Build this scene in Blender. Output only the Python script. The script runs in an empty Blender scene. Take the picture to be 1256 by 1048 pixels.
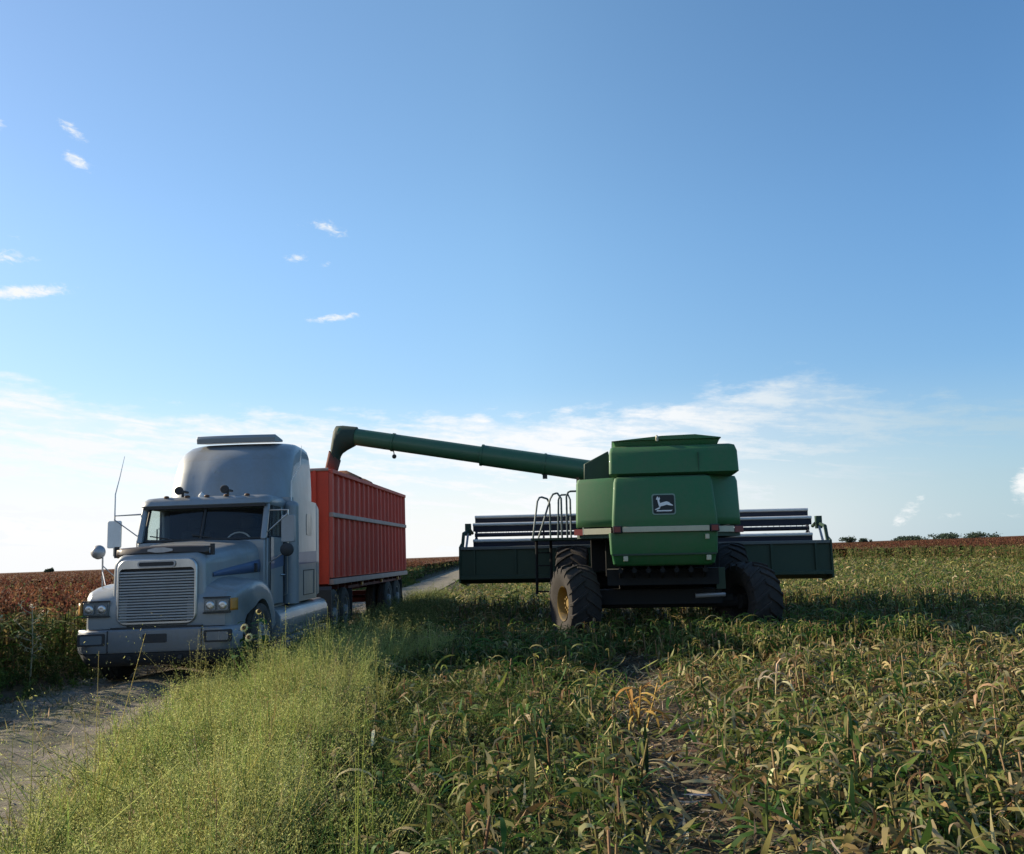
import bpy, math, random
import numpy as np
from mathutils import Vector, Matrix
C = bpy.context.scene.collection
scene = bpy.context.scene
R = math.radians
rng = np.random.default_rng(7)
random.seed(7)

# ------------------------------------------------------------------ camera, sky, sun, exposure
cam_d = bpy.data.cameras.new('camera')
cam = bpy.data.objects.new('camera', cam_d); C.objects.link(cam)
cam_d.sensor_width = 36; cam_d.lens = 36 * 1088 / 1256; cam_d.clip_start = .1; cam_d.clip_end = 20000
cam.matrix_world = Matrix.Translation((0, 0, 1.65)) @ Matrix.Rotation(R(98.16), 4, 'X') @ Matrix.Rotation(R(-2.1), 4, 'Z')
scene.camera = cam
SUN_EL, SUN_B = 24.5, 20.0          # sun to the left (-X) and a little beyond the machines
to_sun = Vector((-math.cos(R(SUN_B)) * math.cos(R(SUN_EL)), math.sin(R(SUN_B)) * math.cos(R(SUN_EL)), math.sin(R(SUN_EL))))
sun_d = bpy.data.lights.new('sun', 'SUN'); sun = bpy.data.objects.new('sun', sun_d); C.objects.link(sun)
sun_d.energy = 4.0; sun_d.angle = R(.5); sun_d.color = (1, .85, .62)
sun.rotation_euler = to_sun.to_track_quat('Z', 'Y').to_euler()
vs = scene.view_settings
vs.view_transform = 'Standard'; vs.look = 'None'; vs.exposure = 1.04; vs.gamma = 1; vs.use_curve_mapping = False
scene.cycles.max_bounces = 8; scene.cycles.transparent_max_bounces = 12; scene.cycles.sample_clamp_indirect = 4

SKY = .118
world = bpy.data.worlds.new('World'); scene.world = world; world.use_nodes = True
def build_sky():
    nt = world.node_tree; N = nt.nodes; L = nt.links; N.clear()
    def n(t, **k):
        x = N.new(t)
        for a, b in k.items(): setattr(x, a, b)
        return x
    def put(s, v):
        if isinstance(v, (int, float)): s.default_value = v
        else: L.new(v, s)
    def m(op, a, b=0.0, c=0.0):
        x = n('ShaderNodeMath', operation=op); put(x.inputs[0], a); put(x.inputs[1], b); put(x.inputs[2], c); return x.outputs[0]
    def ramp(v, lo, hi):                      # smooth 0..1
        x = n('ShaderNodeMapRange', interpolation_type='SMOOTHSTEP'); put(x.inputs[0], v); put(x.inputs[1], lo); put(x.inputs[2], hi); return x.outputs[0]
    def mixc(f, a, b):
        x = n('ShaderNodeMix', data_type='RGBA', clamp_result=False); put(x.inputs[0], f)
        for s, v in ((x.inputs[6], a), (x.inputs[7], b)):
            if isinstance(v, tuple): s.default_value = (*v, 1)
            else: L.new(v, s)
        return x.outputs[2]
    sky = n('ShaderNodeTexSky', sky_type='NISHITA', sun_disc=False)
    sky.sun_elevation = R(SUN_EL); sky.sun_rotation = math.atan2(to_sun.x, to_sun.y)
    sky.air_density = 1.0; sky.dust_density = .3; sky.ozone_density = 3.0; sky.altitude = 50
    tc = n('ShaderNodeTexCoord'); sep = n('ShaderNodeSeparateXYZ'); L.new(tc.outputs['Generated'], sep.inputs[0])
    az = m('MULTIPLY', m('ARCTAN2', sep.outputs[0], sep.outputs[1]), 57.29578)
    el = m('MULTIPLY', m('ARCSINE', sep.outputs[2]), 57.29578)
    def noise(sx, sy, scale, detail, rough, seed, skew=0.0, dist=0.0):
        cx = n('ShaderNodeCombineXYZ'); put(cx.inputs[0], m('MULTIPLY', az, sx)); put(cx.inputs[1], m('MULTIPLY', m('ADD', el, m('MULTIPLY', az, skew)), sy)); cx.inputs[2].default_value = seed
        t = n('ShaderNodeTexNoise'); L.new(cx.outputs[0], t.inputs['Vector'])
        t.inputs['Scale'].default_value = scale; t.inputs['Detail'].default_value = detail; t.inputs['Roughness'].default_value = rough; t.inputs['Distortion'].default_value = dist
        return t.outputs[0]
    wob = m('SUBTRACT', noise(.35, 1.1, 1, 6, .62, 3.1), .5)
    wob2 = m('SUBTRACT', noise(.9, 1.8, 1.6, 7, .7, 8.7), .5)
    # high thin bank of cloud over the horizon; its top wavers with azimuth
    cx = n('ShaderNodeFloatCurve')
    cm = cx.mapping.curves[0]
    pts = [(-40, 12.2), (-30, 11.3), (-25, 9.8), (-17, 9.5), (-8, 9.4), (0, 9.3), (8, 9.5), (14, 10.2), (18, 10.8), (23, 9.2), (30, 8.2), (40, 8)]
    def cp(a, e): return ((a + 40) / 80, e / 16)
    cm.points[0].location = cp(*pts[0]); cm.points[1].location = cp(*pts[-1])
    for p in pts[1:-1]: cm.points.new(*cp(*p))
    cx.mapping.update()
    put(cx.inputs[1], m('DIVIDE', m('ADD', az, 40), 80))
    top = m('MULTIPLY', cx.outputs[0], 16)
    depth = m('ADD', m('SUBTRACT', top, el), m('MULTIPLY', wob, 4.2))       # degrees below the bank's top
    edge = ramp(depth, -.2, 1.6)
    streak = ramp(m('ADD', noise(.16, 1.0, 1.3, 7, .6, 1.3, .12, .4), m('MULTIPLY', wob2, .25)), .36, .66)
    right = ramp(az, 8, 26)
    dens = m('MULTIPLY', edge, m('ADD', .42, m('MULTIPLY', streak, .66)))
    dens = m('MULTIPLY', dens, m('SUBTRACT', 1, m('MULTIPLY', right, .32)))
    # milky air low down, strongest towards the sun
    milk = m('MULTIPLY', m('SUBTRACT', 1, ramp(el, 0, 11)), m('SUBTRACT', .97, m('MULTIPLY', ramp(az, -28, 30), .15)))
    cov = m('MAXIMUM', dens, milk)
    # loose wisps: (azimuth, elevation, half width, half height, slope, strength)
    total = None
    for a, e, w, h, sl, k in [(-26.9, 23.3, 1.0, .42, -.3, .8), (-27.2, 24.9, .8, .38, -.45, .7), (-31.2, 24.6, .6, .4, 0, .6), (-31.6, 22.4, .5, .45, 0, .7),
                              (-29.6, 15.7, 2.7, .42, .18, 1.0), (-31.0, 17.5, 2.2, .45, .1, .7), (-30.5, 18.7, 2.0, .25, 0, .3), (-11.6, 20.8, 1.3, .5, -.25, .65), (-13.8, 18.9, .9, .4, .2, .6),
                              (-11.9, 18.6, .5, .22, .2, .45), (-11.4, 15.3, 1.9, .28, .12, .75), (-13.6, 21.0, .9, .2, .0, .25), (-5.0, 18.3, .6, .18, .5, .2), (-21.5, 9.9, 1.8, .3, -.1, .35),
                              (23.2, 1.1, .6, .45, 0, .6), (23.9, 1.8, .55, .5, 0, .6), (24.5, 2.4, .35, .4, .2, .5), (25.9, 1.3, 1.0, .35, 0, .4), (29.9, 2.9, .8, 1.0, .4, .95), (28.6, 1.1, 1.2, .35, 0, .25)]:
        da = m('SUBTRACT', az, a); de = m('SUBTRACT', m('SUBTRACT', el, e), m('MULTIPLY', da, sl))
        q = m('ADD', m('POWER', m('ABSOLUTE', m('DIVIDE', da, w)), 2), m('POWER', m('ABSOLUTE', m('DIVIDE', de, h)), 2))
        g = m('MULTIPLY', m('POWER', 2.718, m('MULTIPLY', q, -1)), k)
        total = g if total is None else m('ADD', total, g)
    wn = noise(1.1, 2.2, 1.5, 8, .68, 5.5, .1, .5)
    wisps = m('MULTIPLY', ramp(m('ADD', total, m('MULTIPLY', m('SUBTRACT', wn, .55), 1.5)), .2, .95), ramp(total, .02, .3))
    lum = mixc(ramp(az, 6, 32), (3.95, 4.05, 4.15), (1.9, 2.6, 3.0))
    hs = n('ShaderNodeHueSaturation'); L.new(sky.outputs[0], hs.inputs['Color'])
    hs.inputs['Saturation'].default_value = 1.02; hs.inputs['Value'].default_value = 1.0; hs.inputs['Hue'].default_value = .489
    # the sky is deepest away from the sun
    cr = n('ShaderNodeValToRGB'); put(cr.inputs[0], m('DIVIDE', m('ADD', az, 30), 60)); e = cr.color_ramp.elements
    e[0].color = (.79, .74, .78, 1); e[1].color = (.56, .67, .79, 1); k = e.new(.5); k.color = (.84, .84, .86, 1)
    gm = n('ShaderNodeMix', data_type='RGBA', blend_type='MULTIPLY', clamp_result=False); gm.inputs[0].default_value = 1; L.new(hs.outputs[0], gm.inputs[6]); L.new(cr.outputs[0], gm.inputs[7])
    g2 = n('ShaderNodeMix', data_type='RGBA', blend_type='MULTIPLY', clamp_result=False); g2.inputs[0].default_value = 1; L.new(gm.outputs[2], g2.inputs[6]); L.new(mixc(ramp(el, 3, 22), (.84, .80, .80), (1, 1, 1)), g2.inputs[7])
    col = mixc(cov, g2.outputs[2], lum)
    col = mixc(wisps, col, (3.9, 4.0, 4.0))
    bg = n('ShaderNodeBackground'); L.new(col, bg.inputs[0]); bg.inputs[1].default_value = SKY
    out = n('ShaderNodeOutputWorld'); L.new(bg.outputs[0], out.inputs[0])
build_sky()

# ------------------------------------------------------------------ helpers
def tag(o, label=None, cat=None, group=None, kind=None):
    for k, v in (('label', label), ('category', cat), ('group', group), ('kind', kind)):
        if v: o[k] = v
    return o
def empty(name, loc=(0, 0, 0), rot=(0, 0, 0), parent=None):
    o = bpy.data.objects.new(name, None); C.objects.link(o); o.location = loc; o.rotation_euler = rot; o.parent = parent
    o.empty_display_size = .2
    return o
def copy_tree(o, parent=None):
    c = o.copy(); C.objects.link(c); c.parent = parent
    for ch in list(o.children): copy_tree(ch, c)
    return c

class MB:
    def __init__(s): s.v = []; s.f = []
    def add(s, vs, fs):
        b = len(s.v); s.v += [tuple(p) for p in vs]; s.f += [tuple(i + b for i in f) for f in fs]; return s
    def box(s, x0, x1, y0, y1, z0, z1):
        return s.add([(x, y, z) for x in (x0, x1) for y in (y0, y1) for z in (z0, z1)],
                     [(0, 1, 3, 2), (4, 6, 7, 5), (0, 4, 5, 1), (2, 3, 7, 6), (0, 2, 6, 4), (1, 5, 7, 3)])
    def obox(s, c, size, rot):
        m = rot.to_matrix() if hasattr(rot, 'to_matrix') else rot
        c = Vector(c); h = [d / 2 for d in size]
        return s.add([c + m @ Vector((x * h[0], y * h[1], z * h[2])) for x in (-1, 1) for y in (-1, 1) for z in (-1, 1)],
                     [(0, 1, 3, 2), (4, 6, 7, 5), (0, 4, 5, 1), (2, 3, 7, 6), (0, 2, 6, 4), (1, 5, 7, 3)])
    def prism(s, poly, axis, a, b):
        def P(p, t): return {'x': (t, p[0], p[1]), 'y': (p[0], t, p[1]), 'z': (p[0], p[1], t)}[axis]
        n = len(poly); v = [P(p, a) for p in poly] + [P(p, b) for p in poly]
        return s.add(v, [tuple(range(n))[::-1], tuple(range(n, 2 * n))] + [(i, (i + 1) % n, n + (i + 1) % n, n + i) for i in range(n)])
    def cyl(s, p0, p1, r0, r1=None, n=16, cap=True):
        r1 = r0 if r1 is None else r1; p0 = Vector(p0); p1 = Vector(p1); d = (p1 - p0).normalized()
        u = d.orthogonal().normalized(); w = d.cross(u); v = []
        for p, r in ((p0, r0), (p1, r1)):
            v += [p + (u * math.cos(2 * math.pi * i / n) + w * math.sin(2 * math.pi * i / n)) * r for i in range(n)]
        f = [(i, (i + 1) % n, n + (i + 1) % n, n + i) for i in range(n)]
        if cap: f += [tuple(range(n))[::-1], tuple(range(n, 2 * n))]
        return s.add(v, f)
    def tube(s, pts, r, n=8):
        pts = [Vector(p) for p in pts]; rs = r if isinstance(r, (list, tuple)) else [r] * len(pts)
        u = None; v = []
        for i, p in enumerate(pts):
            d = (pts[min(i + 1, len(pts) - 1)] - pts[max(i - 1, 0)]).normalized()
            u = d.orthogonal().normalized() if u is None else (u - d * u.dot(d)).normalized()
            w = d.cross(u)
            v += [p + (u * math.cos(2 * math.pi * k / n) + w * math.sin(2 * math.pi * k / n)) * rs[i] for k in range(n)]
        f = [(i * n + k, i * n + (k + 1) % n, (i + 1) * n + (k + 1) % n, (i + 1) * n + k) for i in range(len(pts) - 1) for k in range(n)]
        f += [tuple(range(n))[::-1], tuple(range((len(pts) - 1) * n, len(pts) * n))]
        return s.add(v, f)
    def lathe(s, prof, c=(0, 0, 0), axis='x', n=32):        # prof: (along axis, radius)
        c = Vector(c); v = []
        for h, r in prof:
            for i in range(n):
                a = 2 * math.pi * i / n; ca, sa = math.cos(a) * r, math.sin(a) * r
                v.append(c + Vector({'x': (h, ca, sa), 'y': (ca, h, sa), 'z': (ca, sa, h)}[axis]))
        m = len(prof)
        return s.add(v, [(j * n + i, j * n + (i + 1) % n, (j + 1) * n + (i + 1) % n, (j + 1) * n + i) for j in range(m - 1) for i in range(n)])
    def grid(s, rows):
        n = len(rows[0]); v = [p for r in rows for p in r]
        return s.add(v, [(i * n + k, i * n + k + 1, (i + 1) * n + k + 1, (i + 1) * n + k) for i in range(len(rows) - 1) for k in range(n - 1)])
    def loft(s, secs, caps=(True, True)):
        n = len(secs[0]); b = [p for r in secs for p in r]
        f = [(i * n + k, i * n + (k + 1) % n, (i + 1) * n + (k + 1) % n, (i + 1) * n + k) for i in range(len(secs) - 1) for k in range(n)]
        if caps[0]: f.append(tuple(range(n))[::-1])
        if caps[1]: f.append(tuple(range((len(secs) - 1) * n, len(secs) * n)))
        return s.add(b, f)
    def sphere(s, c, r, n=16, sc=(1, 1, 1)):
        c = Vector(c); m = n // 2; v = []
        for j in range(m + 1):
            t = math.pi * j / m
            for i in range(n):
                a = 2 * math.pi * i / n
                v.append(c + Vector((math.sin(t) * math.cos(a) * sc[0], math.sin(t) * math.sin(a) * sc[1], math.cos(t) * sc[2])) * r)
        return s.add(v, [(j * n + i, (j + 1) * n + i, (j + 1) * n + (i + 1) % n, j * n + (i + 1) % n) for j in range(m) for i in range(n)])
    def build(s, name, mat, parent=None, smooth=35, bevel=0, thick=0, label=None):
        import bmesh
        me = bpy.data.meshes.new(name); me.from_pydata(s.v, [], s.f)
        bm = bmesh.new(); bm.from_mesh(me); bmesh.ops.remove_doubles(bm, verts=bm.verts, dist=1e-5); bmesh.ops.recalc_face_normals(bm, faces=bm.faces); bm.to_mesh(me); bm.free()
        me.materials.append(mat)
        o = bpy.data.objects.new(name, me); C.objects.link(o); o.parent = parent
        if thick:
            md = o.modifiers.new('solid', 'SOLIDIFY'); md.thickness = thick; md.offset = 0
        for p in me.polygons: p.use_smooth = smooth > 0
        if smooth: me.set_sharp_from_angle(angle=R(smooth))
        if bevel:
            md = o.modifiers.new('bevel', 'BEVEL'); md.width = bevel; md.segments = 2; md.limit_method = 'ANGLE'; md.angle_limit = R(40); md.harden_normals = False
        if label: o['label'] = label
        return o

def rrect(x0, x1, z0, z1, r, n=5):      # rounded rectangle outline, counter-clockwise
    out = []
    for cx, cz, a0 in ((x1 - r, z1 - r, 0), (x0 + r, z1 - r, 90), (x0 + r, z0 + r, 180), (x1 - r, z0 + r, 270)):
        for i in range(n + 1):
            a = R(a0 + 90 * i / n); out.append((cx + r * math.cos(a), cz + r * math.sin(a)))
    return out
def arc(cx, cy, r, a0, a1, n): return [(cx + r * math.cos(R(a0 + (a1 - a0) * i / n)), cy + r * math.sin(R(a0 + (a1 - a0) * i / n))) for i in range(n + 1)]

# ------------------------------------------------------------------ materials
def lin(c): return tuple((x / 12.92 if x <= .04045 else ((x + .055) / 1.055) ** 2.4) for x in c)
def new_mat(name):
    m = bpy.data.materials.new(name); m.use_nodes = True; nt = m.node_tree; return m, nt, nt.nodes['Principled BSDF']
def paint(name, col, rough=.4, metal=0, dirt=.35, dirtcol=(.16, .13, .09), scale=3.0, coat=0, low=None, bump=0.0):
    """paint or metal with dust and wear patches; low = (z0, z1): dust thickens below z1 (road dirt thrown up by the wheels)"""
    m, nt, b = new_mat(name); N, L = nt.nodes, nt.links
    tc = N.new('ShaderNodeTexCoord'); no = N.new('ShaderNodeTexNoise'); no.inputs['Scale'].default_value = scale; no.inputs['Detail'].default_value = 8; no.inputs['Roughness'].default_value = .68
    mp = N.new('ShaderNodeMapping'); mp.inputs['Scale'].default_value = (1, 1, .4); L.new(tc.outputs['Object'], mp.inputs[0]); L.new(mp.outputs[0], no.inputs['Vector'])
    n2 = N.new('ShaderNodeTexNoise'); n2.inputs['Scale'].default_value = scale * 9; n2.inputs['Detail'].default_value = 6; n2.inputs['Roughness'].default_value = .7
    L.new(tc.outputs['Object'], n2.inputs['Vector'])
    ad = N.new('ShaderNodeMath'); ad.operation = 'MULTIPLY_ADD'; L.new(n2.outputs[0], ad.inputs[0]); ad.inputs[1].default_value = .5; L.new(no.outputs[0], ad.inputs[2])
    mr = N.new('ShaderNodeMapRange'); mr.inputs[1].default_value = .55; mr.inputs[2].default_value = 1.05; mr.inputs[3].default_value = 0; mr.inputs[4].default_value = dirt
    L.new(ad.outputs[0], mr.inputs[0]); fac = mr.outputs[0]
    ge = N.new('ShaderNodeNewGeometry'); sz = N.new('ShaderNodeSeparateXYZ'); L.new(ge.outputs['True Normal'], sz.inputs[0])
    up = N.new('ShaderNodeMapRange'); up.inputs[1].default_value = .45; up.inputs[2].default_value = .95; up.inputs[3].default_value = 0; up.inputs[4].default_value = dirt * .9; L.new(sz.outputs[2], up.inputs[0])
    ud = N.new('ShaderNodeMath'); ud.operation = 'MULTIPLY'; L.new(up.outputs[0], ud.inputs[0]); L.new(ad.outputs[0], ud.inputs[1])
    ua = N.new('ShaderNodeMath'); ua.operation = 'ADD'; ua.use_clamp = True; L.new(ud.outputs[0], ua.inputs[0]); L.new(fac, ua.inputs[1]); fac = ua.outputs[0]
    if low:
        sp = N.new('ShaderNodeSeparateXYZ'); L.new(tc.outputs['Object'], sp.inputs[0])
        m2 = N.new('ShaderNodeMapRange'); m2.inputs[1].default_value = low[0]; m2.inputs[2].default_value = low[1]; m2.inputs[3].default_value = .6; m2.inputs[4].default_value = 0
        L.new(sp.outputs[2], m2.inputs[0])
        mm = N.new('ShaderNodeMath'); mm.operation = 'MULTIPLY'; L.new(m2.outputs[0], mm.inputs[0]); L.new(ad.outputs[0], mm.inputs[1])
        mx = N.new('ShaderNodeMath'); mx.operation = 'MAXIMUM'; L.new(mm.outputs[0], mx.inputs[0]); L.new(fac, mx.inputs[1]); fac = mx.outputs[0]
    mix = N.new('ShaderNodeMix'); mix.data_type = 'RGBA'; L.new(fac, mix.inputs[0]); mix.inputs[6].default_value = (*col, 1); mix.inputs[7].default_value = (*dirtcol, 1)
    L.new(mix.outputs[2], b.inputs['Base Color'])
    rr = N.new('ShaderNodeMapRange'); rr.inputs[3].default_value = rough - .06; rr.inputs[4].default_value = min(1, rough + .3); L.new(no.outputs[0], rr.inputs[0]); L.new(rr.outputs[0], b.inputs['Roughness'])
    b.inputs['Metallic'].default_value = metal; b.inputs['Coat Weight'].default_value = coat
    if bump:
        bp = N.new('ShaderNodeBump'); bp.inputs['Strength'].default_value = bump; bp.inputs['Distance'].default_value = .02; L.new(n2.outputs[0], bp.inputs['Height']); L.new(bp.outputs[0], b.inputs['Normal'])
    return m
M = {}
M['silver'] = paint('silver_blue_paint', (.23, .27, .305), .36, .15, .5, (.19, .175, .15), 2.2, .3, (.5, 1.3))
M['stripe'] = paint('dark_blue_stripe', (.04, .085, .19), .4, 0, .3, (.16, .15, .13), 2.5, .2)
M['chrome'] = paint('dull_chrome', (.55, .57, .58), .22, .9, .35, (.2, .18, .15), 4)
M['bumper'] = paint('bumper_metal', (.21, .245, .285), .32, .4, .5, (.16, .14, .12), 3)
M['dark'] = paint('dark_plastic', (.018, .02, .024), .55, 0, .4, (.07, .06, .05), 4)
M['valance'] = paint('blue_black_valance', (.016, .022, .030), .5, 0, .4, (.08, .07, .06), 3)
M['shield'] = paint('smoked_shield', (.045, .032, .026), .3, 0, .3, (.1, .08, .06), 4)
M['rubber'] = paint('tyre_rubber', (.022, .022, .022), .8, 0, .8, (.10, .085, .065), 3, bump=.3)
M['agtyre'] = paint('dusty_tractor_tyre', (.013, .012, .012), .9, 0, .7, (.055, .046, .04), 2.4, bump=.4)
M['rimw'] = paint('white_grey_rim', (.24, .25, .26), .45, .2, .5, (.16, .13, .1), 5)
M['yellow'] = paint('yellow_rim_paint', (.26, .155, .012), .6, 0, .9, (.07, .055, .03), 4)  # dirty yellow, darkened so the wheels' shade is in the colour
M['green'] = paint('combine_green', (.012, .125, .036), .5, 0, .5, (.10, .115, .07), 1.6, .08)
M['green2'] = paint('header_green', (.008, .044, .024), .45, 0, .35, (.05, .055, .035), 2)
M['deep'] = paint('shadowed_machinery', (.004, .005, .006), .85, 0, .25, (.022, .02, .016), 3)  # near-black base puts the shade under and inside the machines into the colour
M['navy'] = paint('reel_bat_steel', (.014, .02, .045), .45, .1, .3, (.05, .05, .055), 3)
M['steel'] = paint('bare_steel', (.42, .43, .45), .4, .6, .4, (.2, .16, .12), 5)
M['cream'] = paint('cream_strip', (.50, .49, .36), .5, 0, .35, (.25, .23, .15), 3)
M['redlens'] = paint('red_reflector', (.20, .025, .02), .3, 0, .3, (.08, .04, .03), 6)
M['red'] = paint('red_trailer_paint', (.74, .048, .014), .45, 0, .35, (.2, .045, .025), 2.0, .1)
M['redrib'] = paint('catchlight_red_rib', (.72, .085, .045), .5, 0, .5, (.42, .2, .15), 5)  # paler, pinkish red paints in the light caught by the ribs
M['rail'] = paint('worn_pale_rail', (.46, .33, .28), .5, .1, .5, (.3, .16, .12), 6)
M['redframe'] = paint('dull_red_frame', (.16, .02, .015), .6, 0, .6, (.07, .05, .04), 3)
M['amber'] = paint('amber_lens', (.42, .20, .03), .3, 0, .3, (.3, .15, .05), 6)
M['barsteel'] = paint('grille_steel', (.42, .44, .46), .4, .3, .3, (.2, .19, .17), 4)
M['lamp'] = paint('headlamp_lens', (.16, .19, .22), .12, .3, .2, (.2, .2, .18), 8, .5)
M['white'] = paint('off_white', (.75, .77, .76), .4, 0, .3, (.3, .28, .24), 5)
M['smoke'] = paint('smoked_pane', (.10, .12, .13), .2, 0, .3, (.15, .14, .12), 4)
M['amberdark'] = paint('dull_amber', (.12, .05, .02), .4, 0, .3, (.1, .06, .03), 6)
def glass(name, tint, fac):
    m, nt, b = new_mat(name); N, L = nt.nodes, nt.links
    tr = N.new('ShaderNodeBsdfTransparent'); tr.inputs[0].default_value = (*tint, 1)
    gl = N.new('ShaderNodeBsdfGlossy'); gl.inputs['Roughness'].default_value = .04; gl.inputs[0].default_value = (.9, .95, 1, 1)
    lw = N.new('ShaderNodeLayerWeight'); lw.inputs[0].default_value = .5; pw = N.new('ShaderNodeMath'); pw.operation = 'POWER'; L.new(lw.outputs['Facing'], pw.inputs[0]); pw.inputs[1].default_value = 4
    fr = N.new('ShaderNodeMath'); fr.operation = 'MULTIPLY_ADD'; L.new(pw.outputs[0], fr.inputs[0]); fr.inputs[1].default_value = .6; fr.inputs[2].default_value = .05
    no = N.new('ShaderNodeTexNoise'); no.inputs['Scale'].default_value = 5; df = N.new('ShaderNodeBsdfDiffuse'); df.inputs[0].default_value = (.3, .29, .27, 1)
    mx = N.new('ShaderNodeMixShader'); L.new(fr.outputs[0], mx.inputs[0]); L.new(tr.outputs[0], mx.inputs[1]); L.new(gl.outputs[0], mx.inputs[2])
    mu = N.new('ShaderNodeMath'); mu.operation = 'MULTIPLY'; L.new(no.outputs[0], mu.inputs[0]); mu.inputs[1].default_value = fac
    m2 = N.new('ShaderNodeMixShader'); L.new(mu.outputs[0], m2.inputs[0]); L.new(mx.outputs[0], m2.inputs[1]); L.new(df.outputs[0], m2.inputs[2])
    L.new(m2.outputs[0], N['Material Output'].inputs[0]); return m
M['glass'] = glass('windscreen_glass', (.88, .94, .92), .06)

def leafmat(name, trans=.35, rough=.55):
    m, nt, b = new_mat(name); N, L = nt.nodes, nt.links
    at = N.new('ShaderNodeAttribute'); at.attribute_name = 'Col'
    L.new(at.outputs['Color'], b.inputs['Base Color']); b.inputs['Roughness'].default_value = rough; b.inputs['Specular IOR Level'].default_value = .12
    tl = N.new('ShaderNodeBsdfTranslucent'); L.new(at.outputs['Color'], tl.inputs[0])
    mx = N.new('ShaderNodeMixShader'); mx.inputs[0].default_value = trans
    L.new(b.outputs[0], mx.inputs[1]); L.new(tl.outputs[0], mx.inputs[2]); L.new(mx.outputs[0], N['Material Output'].inputs[0]); return m
M['leaf'] = leafmat('leaf'); M['weed'] = leafmat('weed_leaf', .5, .7); M['straw'] = leafmat('dry_straw', .2, .7); M['crop'] = leafmat('crop_leaf', .4, .7)

def soil(name, c1, c2, c3, s1=.35, s2=6, bump=.5, far=None):
    m, nt, b = new_mat(name); N, L = nt.nodes, nt.links
    tc = N.new('ShaderNodeTexCoord')
    def noise(s, d=8, r=.65):
        t = N.new('ShaderNodeTexNoise'); t.inputs['Scale'].default_value = s; t.inputs['Detail'].default_value = d; t.inputs['Roughness'].default_value = r; L.new(tc.outputs['Object'], t.inputs['Vector']); return t.outputs[0]
    def mr(v, a, b_):
        x = N.new('ShaderNodeMapRange'); x.inputs[1].default_value = a; x.inputs[2].default_value = b_; L.new(v, x.inputs[0]); return x.outputs[0]
    a, c = noise(s1), noise(s2, 10, .7)
    m1 = N.new('ShaderNodeMix'); m1.data_type = 'RGBA'; L.new(mr(c, .35, .65), m1.inputs[0]); m1.inputs[6].default_value = (*c1, 1); m1.inputs[7].default_value = (*c2, 1)
    m2 = N.new('ShaderNodeMix'); m2.data_type = 'RGBA'; L.new(mr(a, .4, .62), m2.inputs[0]); L.new(m1.outputs[2], m2.inputs[6]); m2.inputs[7].default_value = (*c3, 1)
    L.new(m2.outputs[2], b.inputs['Base Color']); b.inputs['Roughness'].default_value = .95; b.inputs['Specular IOR Level'].default_value = .1
    bp = N.new('ShaderNodeBump'); bp.inputs['Strength'].default_value = bump; bp.inputs['Distance'].default_value = .05; L.new(noise(14, 8, .75), bp.inputs['Height']); L.new(bp.outputs[0], b.inputs['Normal'])
    return m
M['soil'] = soil('field_soil', (.050, .040, .031), (.085, .068, .05), (.06, .06, .03), .5, 7)
M['road'] = soil('road_dirt', (.32, .28, .235), (.17, .145, .12), (.17, .165, .11), 1.6, 5, .9)
M['cropfloor'] = soil('sorghum_canopy', (.10, .045, .027), (.14, .07, .037), (.10, .06, .03), .03, 1.2)
M['stubblefar'] = soil('far_stubble', (.13, .125, .045), (.17, .14, .06), (.10, .115, .04), .06, .9)

# ------------------------------------------------------------------ road wheels
def road_wheel(parent, loc, side, r=.52, w=.28, dual=False):
    """side = +1: outer face towards +x"""
    e = empty('wheel', loc, parent=parent)
    t = MB()
    for k in range(2 if dual else 1):
        ox = -side * k * .33
        pr = [(-w / 2 + .02, r * .6), (-w / 2, r * .72), (-w / 2, r * .86), (-w / 2 + .03, r * .965)]
        for g in (-.5, 0, .5):
            pr += [(g * w * .5 - .014, r), (g * w * .5 - .012, r - .016), (g * w * .5 + .012, r - .016), (g * w * .5 + .014, r)]
        pr += [(w / 2 - .03, r * .965), (w / 2, r * .86), (w / 2, r * .72), (w / 2 - .02, r * .6)]
        t.lathe([(x + ox, q) for x, q in pr], n=40)
    t.build('tyre', M['rubber'], e, 30)
    d = MB(); s = side; o = w / 2
    if dual: prof = [(s * (o - .02), r * .6), (s * (o - .03), r * .55), (s * (o - .16), r * .5), (s * (o - .17), r * .28), (s * (o - .02), r * .24), (s * (o + .02), r * .18), (s * (o + .02), .001)]
    else: prof = [(s * (o - .02), r * .6), (s * (o - .03), r * .55), (s * (o - .07), r * .5), (s * (o - .01), r * .36), (s * (o + .02), r * .26), (s * (o + .06), r * .22), (s * (o + .06), .001)]
    d.lathe(prof, n=32)
    for k in range(10):
        a = 2 * math.pi * k / 10; q = r * (.33 if not dual else .38); x = s * (o - (.02 if not dual else .17))
        d.cyl((x, q * math.cos(a), q * math.sin(a)), (x + s * .05, q * math.cos(a), q * math.sin(a)), .018, n=6)
    d.build('rim', M['rimw'], e, 30)
    return e

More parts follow.
